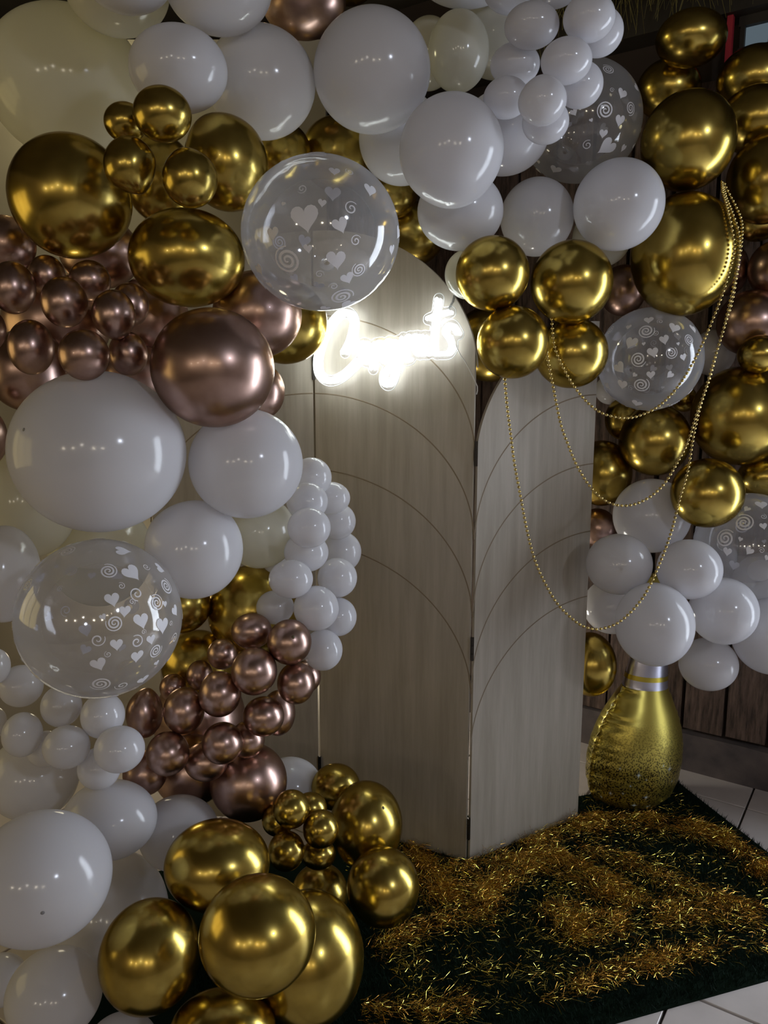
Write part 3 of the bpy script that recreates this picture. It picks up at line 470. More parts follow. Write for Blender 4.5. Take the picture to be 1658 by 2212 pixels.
B = [
('W1', 'y', 0, -0.8019, 2.1004, 2.1982, 0.1956, 0.1799, 0.1878, 'huge cream-lit balloon filling the upper left corner behind the small gold ones'),
('W2a', 'w', 0, -0.5195, 1.7051, 2.2754, 0.0962, 0.0773, 0.0867, 'white balloon cut off by the top edge, left of the other top ones'),
('W2b', 'y', 0, -0.6081, 1.9214, 2.3413, 0.1174, 0.0965, 0.1069, 'cream-lit balloon just behind the cut-off white one above the gold trio'),
('W4', 'w', 0, -0.3468, 1.7681, 2.2744, 0.1121, 0.0896, 0.1009, 'white balloon cut by the top edge, left of the dark rose gold one'),
('W3', 'w', 0, -0.4275, 1.7288, 2.0967, 0.1010, 0.0817, 0.0914, 'white balloon directly above the small gold top balloon, with window glint'),
('W5', 'w', 0, -0.2859, 1.9320, 2.1434, 0.1256, 0.1207, 0.1232, 'upright oval white balloon between the gold clump and the largest top white one'),
('R1', 'r', 0, -0.1987, 2.0807, 2.3856, 0.1047, 0.0820, 0.0934, 'dark rose gold balloon cut by the top edge between white balloons'),
('G0', 'g', 0, -0.0927, 2.1994, 2.4900, 0.0746, 0.0563, 0.0654, 'sliver of gold balloon at the top edge beside the dark rose gold one'),
('W6', 'w', 12, -0.0277, 1.9221, 2.1648, 0.1351, 0.1307, 0.1329, 'largest egg-shaped white balloon at the top centre, with bright glint below'),
('W7', 'w', 0, 0.0456, 2.1321, 2.0809, 0.1107, 0.1139, 0.1123, 'white balloon tucked below the egg-shaped one, with a reflection of the sign'),
('W8', 'w', 0, 0.1524, 1.8515, 1.9711, 0.1178, 0.1216, 0.1197, 'oval white balloon hanging in front at the top centre, over the gold pair'),
('W9', 'y', 0, 0.1907, 2.1363, 2.2921, 0.0778, 0.0970, 0.0874, 'tall dim cream-lit balloon right of the egg-shaped white one'),
('W10', 'w', 0, 0.2106, 2.1311, 2.4698, 0.1277, 0.0645, 0.0961, 'white balloon at the top edge above the tall dim cream-lit one'),
('W11', 'y', 0, 0.1226, 2.2784, 2.3427, 0.0758, 0.0923, 0.0840, 'narrow cream-lit balloon squeezed behind the egg-shaped white one'),
('W12', 'w', 0, 0.3057, 2.0809, 2.0801, 0.1125, 0.1008, 0.1067, 'blue-white balloon right of the hanging oval one, under the small white clump'),
('S1', 'w', 0, 0.4377, 1.7920, 2.2229, 0.0547, 0.0461, 0.0504, 'small white balloon at the top of the overhead clump, nearest the dark ceiling'),
('S2', 'w', 0, 0.4826, 1.8812, 2.2319, 0.0542, 0.0507, 0.0525, 'small white balloon peeking out behind the top right one of the overhead clump'),
('S3', 'w', 0, 0.3897, 1.7789, 2.1330, 0.0542, 0.0448, 0.0495, 'small white balloon in the middle of the overhead clump'),
('S4', 'w', 0, 0.4396, 1.8600, 2.1143, 0.0515, 0.0487, 0.0501, 'small white balloon in front of the clear printed one, right rim of the overhead clump'),
('S5', 'w', 0, 0.3292, 1.7178, 2.0331, 0.0500, 0.0482, 0.0491, 'foremost small white balloon low in the overhead clump'),
('S6', 'w', 0, 0.3551, 1.8078, 2.0202, 0.0509, 0.0458, 0.0483, 'lowest small white balloon of the overhead clump'),
('S7', 'w', 0, 0.2781, 1.8803, 2.0943, 0.0521, 0.0435, 0.0478, 'dim small white balloon above the hanging oval one, left edge of the overhead clump'),
('S8', 'w', 0, 0.3036, 1.9276, 2.1823, 0.0573, 0.0447, 0.0510, 'dim small white balloon left of the middle of the overhead clump'),
('S9', 'w', 0, 0.3241, 1.8398, 2.2277, 0.0601, 0.0449, 0.0525, 'dim small balloon at the upper left of the overhead clump, with a pale patch'),
('S10', 'w', 0, 0.3789, 1.8887, 2.3273, 0.0591, 0.0394, 0.0492, 'small white balloon cut by the top edge over the overhead clump'),
('S11', 'w', 0, 0.2956, 1.9540, 2.3545, 0.0657, 0.0506, 0.0582, 'dim small white balloon cut by the top edge, left end of the overhead clump'),
('W12b', 'y', 0, 0.3093, 2.2746, 2.3808, 0.1059, 0.1011, 0.1035, 'dim large cream-lit balloon hidden behind the overhead clump of small ones'),
('C1', 'c', 0, 0.5485, 2.2995, 2.1761, 0.1679, 0.1603, 0.1641, 'clear printed balloon at the upper right behind the small white clump'),
('W13', 'w', 0, 0.6100, 2.1036, 1.9112, 0.1151, 0.1138, 0.1145, 'clean white balloon between the clear printed one and the big right-hand golds'),
('W14', 'w', 0, 0.4217, 2.2243, 1.9057, 0.1000, 0.1039, 0.1019, 'dim grey-white balloon above the gap between the two upper sign-side golds'),
('W15', 'w', 0, 0.1927, 2.0420, 1.8826, 0.1083, 0.0949, 0.1016, 'white balloon under the hanging oval one, above the gold foursome'),
('W16', 'y', 0, 0.6233, 2.2989, 1.8662, 0.0828, 0.0823, 0.0826, 'beige-lit balloon peeping out below the clean white one'),
('W17', 'y', 0, 0.2190, 2.0846, 1.7351, 0.0601, 0.0637, 0.0619, 'cream-lit balloon sliver left of the gold foursome, lit by the sign'),
('G1', 'g', 0, 0.2646, 1.9475, 1.7178, 0.0895, 0.0890, 0.0892, 'upper left gold balloon of the foursome, with a reflection of the sign'),
('G2', 'g', 0, 0.4806, 2.0423, 1.7094, 0.1037, 0.1046, 0.1042, 'upper right and largest gold balloon of the foursome'),
('G3', 'g', 0, 0.3181, 1.9429, 1.5532, 0.0885, 0.0888, 0.0886, 'front lower left gold balloon of the foursome, beside the sign'),
('G4', 'g', 0, 0.5058, 2.1198, 1.5345, 0.0973, 0.0942, 0.0957, 'lower right gold balloon of the foursome, behind the bead strands'),
('G5', 'g', 0, 0.3430, 2.5046, 1.5785, 0.1285, 0.1193, 0.1239, 'orange gold balloon half hidden behind the middle screen panel'),
('G6', 'g', 0, 0.0216, 2.3610, 1.9965, 0.0755, 0.0666, 0.0711, 'gold balloon peeping out right of the clear balloon above the sign'),
('G7', 'g', 0, 0.0803, 2.4938, 1.9108, 0.1105, 0.0963, 0.1034, 'orange gold balloon behind the curved screen top, right of the clear balloon'),
('G8', 'g', 0, -0.1318, 2.3064, 2.0918, 0.1017, 0.1005, 0.1011, 'dim gold balloon under the egg-shaped white one, above the clear balloon'),
('G9', 'g', 0, -0.2739, 2.2100, 2.0680, 0.0769, 0.0796, 0.0783, 'dim orange gold balloon between the oval white one and the clear balloon'),
('G10', 'g', 0, -0.6587, 1.7066, 1.8401, 0.1243, 0.1252, 0.1247, 'big gold balloon at the far left of the upper gold clump'),
('G11', 'g', 0, -0.4179, 1.5531, 1.9534, 0.0543, 0.0490, 0.0517, 'topmost small gold balloon of the upper left foursome'),
('G12', 'g', 0, -0.5115, 1.6254, 1.9619, 0.0410, 0.0372, 0.0391, 'small gold balloon half hidden behind the topmost of the upper left foursome'),
('G13', 'g', 0, -0.4781, 1.5371, 1.8570, 0.0483, 0.0529, 0.0506, 'small gold balloon overlapping the big far-left gold one'),
('G14', 'g', 0, -0.3659, 1.5334, 1.8346, 0.0516, 0.0538, 0.0527, 'small gold balloon at the lower right of the upper left foursome'),
('G15', 'g', 14, -0.3450, 1.7822, 1.9289, 0.0905, 0.1027, 0.0966, 'tall gold balloon touching the clear balloon above the sign, left of it'),
('G16', 'g', 0, -0.4240, 1.7231, 1.7184, 0.1231, 0.1019, 0.1125, 'wide gold balloon under the small foursome, left of the clear balloon'),
('C2', 'c', 0, -0.1300, 1.6519, 1.7544, 0.1619, 0.1526, 0.1572, 'large clear balloon with hearts and spirals hanging just above the sign'),
('R2', 'r', 0, -0.2951, 1.8446, 1.6118, 0.1033, 0.0991, 0.1012, "rose gold balloon below the clear balloon, rimmed by the sign's light"),
('G17', 'g', 0, -0.2558, 2.0440, 1.6097, 0.1093, 0.1069, 0.1081, "gold balloon behind the rose gold one, touching the sign's letter C"),
('R3', 'r', 0, -0.3400, 1.5567, 1.4826, 0.1212, 0.1174, 0.1193, 'biggest rose gold balloon, left of the sign and above the white pair'),
('R4', 'r', 0, -0.2939, 1.8726, 1.4345, 0.0549, 0.0662, 0.0605, 'narrow rose gold balloon tucked behind the biggest rose gold one'),
('r1', 'r', 0, -0.7482, 1.6031, 1.6432, 0.0428, 0.0523, 0.0475, 'small rose gold balloon at the left frame edge, upper row of the left clump'),
('r2', 'r', 0, -0.7100, 1.6796, 1.6771, 0.0371, 0.0422, 0.0396, 'small rose gold balloon at the back top of the left clump, second from left'),
('r3', 'r', 0, -0.6234, 1.5467, 1.6089, 0.0429, 0.0490, 0.0460, 'foremost small rose gold balloon in the middle of the left clump'),
('r4', 'r', 0, -0.6116, 1.6572, 1.6638, 0.0414, 0.0415, 0.0415, 'small rose gold balloon right under the big far-left gold one, back of left clump'),
('r5', 'r', 0, -0.5266, 1.5427, 1.5844, 0.0409, 0.0483, 0.0446, 'small rose gold balloon at the front right of the left clump'),
('r6', 'r', 0, -0.5222, 1.6284, 1.6123, 0.0376, 0.0443, 0.0410, 'small rose gold balloon behind the front right one of the left clump'),
('r7', 'r', 0, -0.6883, 1.5323, 1.5221, 0.0416, 0.0532, 0.0474, 'small rose gold balloon at the lower left of the left clump, above a brown one'),
('r8', 'r', 0, -0.5593, 1.4629, 1.5053, 0.0453, 0.0474, 0.0464, 'small rose gold balloon resting on top of the biggest white balloon'),
('r9', 'r', 0, -0.5189, 1.5915, 1.5121, 0.0380, 0.0443, 0.0411, 'small rose gold balloon between the biggest rose gold and biggest white balloons'),
('r10', 'r', 0, -0.8061, 1.5894, 1.5604, 0.0409, 0.0455, 0.0432, 'small rose gold balloon almost wholly cut by the left edge'),
('R5', 'r', 0, -0.8622, 1.8259, 1.7645, 0.0663, 0.0646, 0.0654, 'rose gold balloon under the big far-left gold one, cut by the left edge'),
('R6', 'r', 0, -0.8315, 1.8298, 1.4825, 0.0931, 0.0959, 0.0945, 'brown rose gold balloon at the left edge behind the biggest white balloon'),
('R6b', 'r', 0, -0.5950, 1.8646, 1.4725, 0.0790, 0.0761, 0.0775, 'dark rose gold balloon hidden behind the biggest white and rose gold balloons'),
('R7', 'r', 0, -0.8809, 1.7041, 1.3348, 0.0428, 0.0653, 0.0541, 'dark brown balloon sliver at the left edge beside the biggest white balloon'),
('R10', 'r', 0, -0.7100, 2.0041, 1.7758, 0.0984, 0.0872, 0.0928, 'dark rose gold balloon deep in the shadow under the upper gold clump'),
('W18', 'w', 0, -0.5725, 1.5447, 1.3165, 0.1706, 0.1615, 0.1660, 'biggest white balloon of the picture, at the left under the rose gold clump'),
('W19', 'w', 0, -0.2991, 1.6642, 1.2810, 0.1225, 0.1191, 0.1208, "white balloon under the biggest rose gold one, rimmed by the sign's light"),
('W20', 'w', 0, -0.4196, 1.6616, 1.0923, 0.1069, 0.1101, 0.1085, 'white balloon above the lower left clear one, below the white pair'),
('W21', 'y', 0, -0.8626, 1.8606, 1.1660, 0.1051, 0.1358, 0.1204, 'warm-lit cream balloon at the left behind the biggest white one'),
('W22', 'y', 0, -0.7615, 2.0222, 1.0033, 0.1335, 0.1428, 0.1381, 'warm-lit cream balloon behind the top of the lower left clear one'),
('W23', 'w', 0, -0.8385, 1.6548, 1.0373, 0.0713, 0.1071, 0.0892, 'grey-white balloon at the left edge beside the lower left clear one'),
('C3', 'c', 0, -0.5653, 1.4773, 0.9916, 0.1585, 0.1573, 0.1579, 'large clear balloon with many hearts at the lower left'),
('W24', 'y', 0, -0.3157, 1.9181, 1.0801, 0.0928, 0.0916, 0.0922, 'dim greenish white balloon behind the chain of small white ones'),
('G18', 'g', 0, -0.3538, 2.0037, 0.8481, 0.1205, 0.1238, 0.1221, 'gold balloon in shadow behind the small white and rose gold clumps'),
('G19', 'g', 0, -0.5248, 1.9299, 0.8846, 0.0745, 0.0716, 0.0730, 'gold balloon in shadow right of the lower left clear one'),
('G20', 'g', 0, -0.5044, 1.9819, 0.7055, 0.0948, 0.0919, 0.0934, 'dark gold balloon deep between the clear one and the small rose gold clump'),
('a1', 'w', 0, -0.1843, 1.9382, 1.2184, 0.0514, 0.0504, 0.0509, 'topmost small white balloon of the chain beside the screen'),
('a2', 'w', 0, -0.1377, 1.9853, 1.1581, 0.0494, 0.0423, 0.0459, 'small white balloon second from the top on the right of the chain'),
('a3', 'w', 0, -0.1878, 1.8580, 1.1688, 0.0507, 0.0475, 0.0491, 'small white balloon second from the top on the left of the chain'),
('a4', 'w', 0, -0.1272, 2.0395, 1.0871, 0.0511, 0.0499, 0.0505, 'small white balloon third down on the right side of the chain'),
('a5', 'w', 0, -0.1766, 1.7803, 1.1177, 0.0510, 0.0480, 0.0495, 'small white balloon third down on the left side of the chain'),
('a6', 'w', 0, -0.1176, 2.0760, 0.9949, 0.0549, 0.0562, 0.0555, 'small white balloon sticking out furthest right of the chain'),
('a7', 'w', 0, -0.1933, 1.8697, 1.0390, 0.0550, 0.0494, 0.0522, 'small white balloon fourth down on the left side of the chain'),
('a8', 'w', 0, -0.1203, 1.9247, 0.9599, 0.0511, 0.0511, 0.0511, 'small white balloon fifth down on the right side of the chain'),
('a9', 'w', 0, -0.2230, 1.7896, 0.9909, 0.0529, 0.0463, 0.0496, 'small white balloon fifth down on the left side of the chain'),
('a10', 'w', 0, -0.2741, 1.8718, 0.8966, 0.0474, 0.0428, 0.0451, 'small white balloon furthest left in the chain, above the small rose gold ones'),
('a11', 'w', 0, -0.1657, 1.8170, 0.9105, 0.0553, 0.0551, 0.0552, 'front small white balloon of the chain, right above the small rose gold pair'),
('a12', 'w', 0, -0.1194, 1.9131, 0.8590, 0.0489, 0.0497, 0.0493, "small white balloon near the chain's lower end, its right one"),
('a13', 'w', 0, -0.1538, 1.8534, 0.7911, 0.0494, 0.0517, 0.0505, 'lowest small white balloon of the chain beside the screen'),
('a15', 'w', 0, -0.2841, 2.0128, 0.9923, 0.0442, 0.0471, 0.0457, 'dim small white balloon hidden at the back left of the chain'),
('b1', 'r', 0, -0.3185, 1.7784, 0.8654, 0.0484, 0.0429, 0.0456, 'small rose gold balloon at the top left of the lower clump, under the white chain'),
('b2', 'r', 0, -0.2213, 1.7261, 0.8557, 0.0516, 0.0529, 0.0523, 'matte small rose gold balloon at the top right of the lower clump, with dark tip'),
('b3', 'r', 0, -0.3993, 1.8172, 0.7936, 0.0369, 0.0383, 0.0376, 'tiny rose gold balloon at the back of the lower clump, left of the shiny one'),
('b4', 'r', 0, -0.2986, 1.6862, 0.7995, 0.0525, 0.0548, 0.0537, 'shiny front small rose gold balloon under the top pair of the lower clump'),
('b5', 'r', 0, -0.2082, 1.7294, 0.7528, 0.0446, 0.0493, 0.0470, 'small rose gold balloon at the right rim of the lower clump, under the matte one'),
('b6', 'r', 0, -0.4672, 1.8556, 0.7240, 0.0330, 0.0368, 0.0349, 'tiny rose gold balloon at the back left of the lower clump'),
('b7', 'r', 0, -0.3818, 1.6937, 0.7417, 0.0494, 0.0535, 0.0514, 'matte oval small rose gold balloon in the middle of the lower clump'),
('b8', 'r', 0, -0.2817, 1.6977, 0.6840, 0.0482, 0.0460, 0.0471, 'small rose gold balloon right of centre in the lower clump, beside the black gap'),
('b9', 'r', 0, -0.2677, 1.8406, 0.6289, 0.0429, 0.0572, 0.0501, 'small rose gold balloon behind the right side of the lower clump'),
('b10', 'r', 0, -0.2035, 1.9031, 0.7004, 0.0395, 0.0425, 0.0410, 'small rose gold sliver beyond the right rim of the lower clump'),
('b11', 'r', 0, -0.5757, 1.7462, 0.6710, 0.0428, 0.0598, 0.0513, 'small rose gold balloon at the left rim of the lower clump, under the clear one'),
('b12', 'r', 0, -0.4690, 1.7033, 0.6959, 0.0476, 0.0538, 0.0507, 'small rose gold balloon second from left in the lower clump'),
('b13', 'r', 0, -0.5354, 1.8508, 0.6926, 0.0328, 0.0344, 0.0336, 'tiny rose gold balloon between the clear one and the lower clump'),
('b14', 'r', 0, -0.5004, 1.6648, 0.6075, 0.0490, 0.0502, 0.0496, 'small rose gold balloon at the lower left front of the lower clump'),
('b15', 'r', 0, -0.3740, 1.6687, 0.6312, 0.0472, 0.0478, 0.0475, 'small rose gold balloon at the bottom front of the lower clump'),
('b16', 'r', 0, -0.3315, 1.7450, 0.6026, 0.0430, 0.0441, 0.0435, 'small rose gold balloon wedged above the larger rose gold one'),
('b17', 'r', 0, -0.5798, 1.7381, 0.5199, 0.0526, 0.0533, 0.0529, 'lowest left small rose gold balloon of the lower clump, beside the white clump'),
('b18', 'r', 0, -0.4278, 1.7278, 0.5553, 0.0523, 0.0464, 0.0493, 'small rose gold balloon hanging below the bottom front one of the lower clump'),
('R8', 'r', 0, -0.5026, 1.8683, 0.4577, 0.0961, 0.0912, 0.0937, 'larger rose gold balloon under the lower clump, left of the shiny one'),
('R9', 'r', 0, -0.3394, 1.7913, 0.4677, 0.0960, 0.0952, 0.0956, 'larger shiny rose gold balloon under the lower clump, above the floor golds'),
('W25', 'w', 0, -0.2682, 2.0292, 0.3224, 0.0915, 0.0812, 0.0863, 'white balloon in front of the screen behind the shiny larger rose gold one'),
('G21', 'g', 0, -0.1335, 1.9804, 0.3490, 0.0680, 0.0626, 0.0653, 'dim gold balloon behind the top of the round gold one beside the screen'),
('G22', 'g', 0, -0.0471, 1.8479, 0.3174, 0.0954, 0.1095, 0.1025, 'tall gold balloon standing against the middle screen panel'),
('G23', 'g', 0, -0.0022, 1.6799, 0.2568, 0.0869, 0.0905, 0.0887, 'gold balloon sitting on the gold tinsel mat, furthest right of the floor golds'),
('g1', 'g', 0, -0.2177, 1.6692, 0.4655, 0.0427, 0.0443, 0.0435, 'small gold balloon at the top left of the floor-level small gold clump'),
('g2', 'g', 0, -0.1496, 1.6730, 0.4122, 0.0426, 0.0442, 0.0434, 'small gold balloon at the front right of the floor-level small gold clump'),
('g3', 'g', 0, -0.2291, 1.6491, 0.3709, 0.0431, 0.0449, 0.0440, 'small gold balloon at the lower left of the floor-level small gold clump'),
('g4', 'g', 0, -0.1596, 1.7179, 0.3165, 0.0418, 0.0357, 0.0387, 'small gold balloon at the lower right of the floor-level small gold clump'),
('g5', 'g', 0, -0.1819, 1.7551, 0.4184, 0.0410, 0.0371, 0.0391, 'small gold balloon at the back top of the floor-level small gold clump'),
('g6', 'g', 0, -0.2562, 1.7116, 0.4113, 0.0388, 0.0373, 0.0381, 'small gold balloon at the back left of the floor-level small gold clump'),
('G24', 'g', 0, -0.1672, 1.8108, 0.1429, 0.0744, 0.0756, 0.0750, 'dark gold balloon under the floor-level small gold clump'),
('G25', 'g', 0, -0.3575, 1.5043, 0.4342, 0.1119, 0.0919, 0.1019, 'gold balloon behind the front middle one, left of the small gold clump'),
('G26', 'g', 0, -0.2265, 1.2378, 0.4774, 0.1039, 0.0997, 0.1018, 'front middle gold balloon, largest and nearest at the bottom'),
('G27', 'g', 0, -0.4713, 1.3831, 0.3146, 0.0995, 0.1065, 0.1030, 'dark gold balloon at the bottom, left of the front middle one'),
('G28', 'g', 0, -0.1599, 1.4517, 0.2523, 0.1176, 0.1348, 0.1262, 'tall gold balloon at the bottom, right of the front middle one'),
('G29', 'g', 0, -0.3169, 1.3255, 0.1980, 0.1039, 0.0696, 0.0868, 'gold balloon cut by the bottom edge under the front middle one'),
('W26', 'w', 0, -0.6674, 1.3635, 0.5023, 0.1313, 0.1236, 0.1275, 'big white balloon at the lower left edge with a dark tip spot'),
('W27', 'w', 0, -0.6773, 1.3970, 0.2149, 0.0949, 0.0875, 0.0912, 'grey-white balloon in the bottom left corner'),
('W28', 'w', 0, -0.6231, 1.6091, 0.4754, 0.1049, 0.0864, 0.0957, 'white balloon right of the dark-spotted one, below the small white clump'),
('W29', 'w', 0, -0.4957, 1.7063, 0.3821, 0.0953, 0.0871, 0.0912, 'dim white balloon above the gold one, below the larger rose gold pair'),
('W30', 'w', 0, -0.6668, 1.7021, 0.1596, 0.1326, 0.1527, 0.1427, 'dim beige-white balloon between the dark-spotted one and the floor golds'),
('W31', 'w', 0, -0.8433, 1.7210, 0.5187, 0.1047, 0.0997, 0.1022, 'pale white balloon under the lower left small white clump'),
('W32', 'w', 0, -0.5489, 1.4056, 0.0829, 0.0740, 0.0615, 0.0678, 'white balloon sliver at the bottom edge, right of the corner one'),
('W33', 'w', 0, -0.8730, 1.5524, 0.1127, 0.0567, 0.0556, 0.0562, 'grey balloon sliver at the left edge between the two lower left whites'),
('c1', 'w', 0, -0.7992, 1.5960, 0.6871, 0.0420, 0.0484, 0.0452, 'small white balloon at the left front of the lower left white clump'),
('c2', 'w', 0, -0.7301, 1.6450, 0.7328, 0.0442, 0.0468, 0.0455, 'small white balloon right under the clear one, top of the lower left clump'),
('c3', 'w', 0, -0.6202, 1.6001, 0.7297, 0.0468, 0.0495, 0.0482, 'small white balloon left of the small rose gold ones, under the clear one'),
('c4', 'w', 0, -0.6854, 1.5548, 0.6781, 0.0492, 0.0457, 0.0475, 'small white balloon in the middle of the lower left white clump'),
('c5', 'w', 0, -0.5654, 1.5388, 0.6809, 0.0526, 0.0490, 0.0508, 'front right small white balloon touching the small rose gold clump'),
('c6', 'w', 0, -0.6318, 1.5907, 0.6098, 0.0463, 0.0458, 0.0460, 'dim lowest small white balloon of the lower left clump'),
('c7', 'w', 0, -0.7750, 1.6486, 0.6269, 0.0408, 0.0405, 0.0407, 'dim small white balloon at the back of the lower left white clump'),
('c8', 'w', 0, -0.8400, 1.6901, 0.7619, 0.0485, 0.0481, 0.0483, 'small white balloon by the left edge below the clear one'),
('c9', 'w', 0, -0.8782, 1.6501, 0.8241, 0.0346, 0.0410, 0.0378, 'small white balloon cut by the left edge beside the clear one'),
('c10', 'w', 0, -0.8947, 1.6480, 0.6901, 0.0332, 0.0388, 0.0360, 'small white sliver at the left edge of the lower left clump'),
('H1', 'g', 0, 0.9374, 2.5516, 2.4929, 0.1054, 0.0777, 0.0916, 'topmost gold balloon on the right, under the dark ceiling'),
('H2', 'g', 0, 0.9322, 2.7124, 2.4053, 0.1031, 0.0917, 0.0974, 'dim gold balloon right of the upper clear printed one'),
('H3', 'g', 0, 1.1442, 2.5560, 2.3787, 0.1133, 0.0960, 0.1047, 'gold balloon at the right edge under the little lit window'),
('H4', 'g', 0, 1.1054, 2.4406, 2.2261, 0.1087, 0.0951, 0.1019, 'gold balloon at the right edge, right of the round bead-hung one'),
('H5', 'g', 0, 0.8300, 2.2373, 2.1068, 0.1241, 0.1295, 0.1268, 'big round gold balloon at the upper right from which the beads hang'),
('H6', 'g', 0, 1.1068, 2.3577, 2.0362, 0.1064, 0.1232, 0.1148, "gold balloon at the right edge, right of the bead strands' top"),
('H7', 'g', 0, 0.8349, 2.2281, 1.8065, 0.1420, 0.1670, 0.1545, 'biggest right-hand gold balloon, with the bead strands over its right side'),
('H8', 'g', 0, 1.1929, 2.5707, 1.9780, 0.0741, 0.0759, 0.0750, 'olive beige balloon behind the bead strands at the right edge'),
('Q1', 'r', 0, 1.1316, 2.6160, 1.8226, 0.0571, 0.0836, 0.0703, 'rose gold sliver behind the bead strands beside the biggest right-hand gold one'),
('Q2', 'r', 0, 0.7764, 2.5841, 1.7527, 0.0729, 0.0813, 0.0771, 'rose gold balloon left of the biggest right-hand gold one, by the foursome'),
('Q3', 'r', 0, 1.1594, 2.4871, 1.6421, 0.1055, 0.1018, 0.1037, 'dark rose gold balloon at the right edge below the bead bundle'),
('Q4', 'r', 0, 1.2221, 2.5014, 1.8088, 0.0766, 0.0862, 0.0814, 'dark rose gold balloon at the right edge, upper of the two there'),
('C4', 'c', 0, 0.7773, 2.2927, 1.5232, 0.1496, 0.1485, 0.1491, 'clear balloon with white hearts behind the bead loops at the right'),
('W34', 'w', 0, 1.1041, 2.6326, 1.5557, 0.0710, 0.0762, 0.0736, 'white balloon peeping out right of the right-hand clear heart balloon'),
('W35', 'w', 0, 0.7740, 2.6614, 1.4330, 0.0517, 0.0500, 0.0509, 'tiny bit of white balloon below left of the right-hand clear heart one'),
('K1', 'g', 0, 1.1321, 2.3655, 1.5409, 0.0633, 0.0573, 0.0603, 'small gold balloon at the right edge above the large orange gold one'),
('K2', 'g', 0, 1.1248, 2.4480, 1.3523, 0.1479, 0.1552, 0.1516, 'large orange gold balloon at the right edge beside the bead strands'),
('K3', 'g', 0, 0.8690, 2.4716, 1.2753, 0.1103, 0.1153, 0.1128, 'gold balloon inside the upper bead loop, below the clear heart balloon'),
('K4', 'g', 0, 0.8090, 2.6208, 1.3356, 0.0594, 0.0701, 0.0648, 'small bright gold balloon behind the lowest point of the top bead loop'),
('K5', 'g', 0, 1.0162, 2.6275, 1.4023, 0.0407, 0.0434, 0.0420, 'tiny gold balloon between the clear heart balloon and the large orange gold one'),
('K6', 'g', 0, 0.7366, 2.5868, 1.1549, 0.0989, 0.1110, 0.1050, "gold balloon half hidden by the right screen panel's edge"),
('K7', 'g', 0, 0.9579, 2.2581, 1.1331, 0.1038, 0.1029, 0.1033, 'shiny gold balloon above the white group, right of the bead strands'),
('K8', 'g', 0, 1.2382, 2.4849, 1.1545, 0.0851, 0.0691, 0.0771, 'orange gold balloon at the right edge under the large orange gold one'),
('K9', 'r', 0, 0.7355, 2.6056, 0.9637, 0.0645, 0.0670, 0.0658, "rose gold balloon behind the right screen panel's edge"),
('C5', 'c', 0, 1.1308, 2.3293, 0.9574, 0.1638, 0.1642, 0.1640, 'clear printed balloon at the right edge above the white group'),
('V1', 'w', 0, 0.8549, 2.4217, 1.0371, 0.1201, 0.1183, 0.1192, 'white balloon behind the top of the right-hand white group, in the bead loop'),
('V2', 'w', 0, 0.7030, 2.2446, 0.9199, 0.0969, 0.0912, 0.0941, 'white balloon at the left of the right-hand group, touching the screen'),
('V3', 'w', 0, 0.8903, 2.1853, 0.9187, 0.0919, 0.0875, 0.0897, 'white balloon at the upper right of the right-hand group, right of the beads'),
('V4', 'w', 0, 0.7749, 2.1227, 0.7723, 0.1095, 0.1195, 0.1145, "front white balloon of the right-hand group, hiding the bottle's neck"),
('V5', 'w', 0, 1.0071, 2.2034, 0.7876, 0.0979, 0.0994, 0.0987, "white balloon right of the one hiding the bottle's neck"),
('V6', 'w', 0, 1.0333, 2.3379, 0.5714, 0.0902, 0.0838, 0.0870, 'lowest white balloon of the right-hand group, in front of the wooden wall'),
('V7', 'w', 0, 1.2059, 2.3044, 0.6752, 0.1130, 0.1184, 0.1157, 'white balloon at the right edge of the right-hand group'),
('V8', 'w', 0, 0.7504, 2.4453, 0.7305, 0.0936, 0.0907, 0.0921, 'white balloon behind the lowest bead loop, next to the screen edge'),
('V9', 'w', 0, 1.2666, 2.4759, 0.7930, 0.1069, 0.1100, 0.1084, 'dim white balloon seen through the lower right clear one'),
('K10', 'g', 0, 0.7030, 2.5001, 0.5105, 0.0860, 0.1087, 0.0974, 'orange gold balloon beside the bottle, half behind the right screen panel'),
('F1', 'g', 0, -0.5380, 1.9561, 1.9385, 0.0847, 0.1035, 0.0941, 'gold filler balloon added to darken the gap under the upper left foursome'),  # this and the next three: fillers added so the gaps stay dark
('F2', 'r', 0, -0.5796, 1.9666, 1.6093, 0.0931, 0.1065, 0.0998, 'rose gold filler balloon added to darken the gap left of the biggest rose gold one'),
('F3', 'r', 0, -0.8404, 2.0291, 1.6079, 0.1315, 0.1267, 0.1291, 'rose gold filler balloon added to darken the gaps behind the upper left small clump'),
('F4', 'r', 0, -0.5293, 2.0834, 0.5014, 0.1289, 0.1416, 0.1352, 'rose gold filler balloon added to darken the gaps inside the lower small clump'),
]
BO = {}
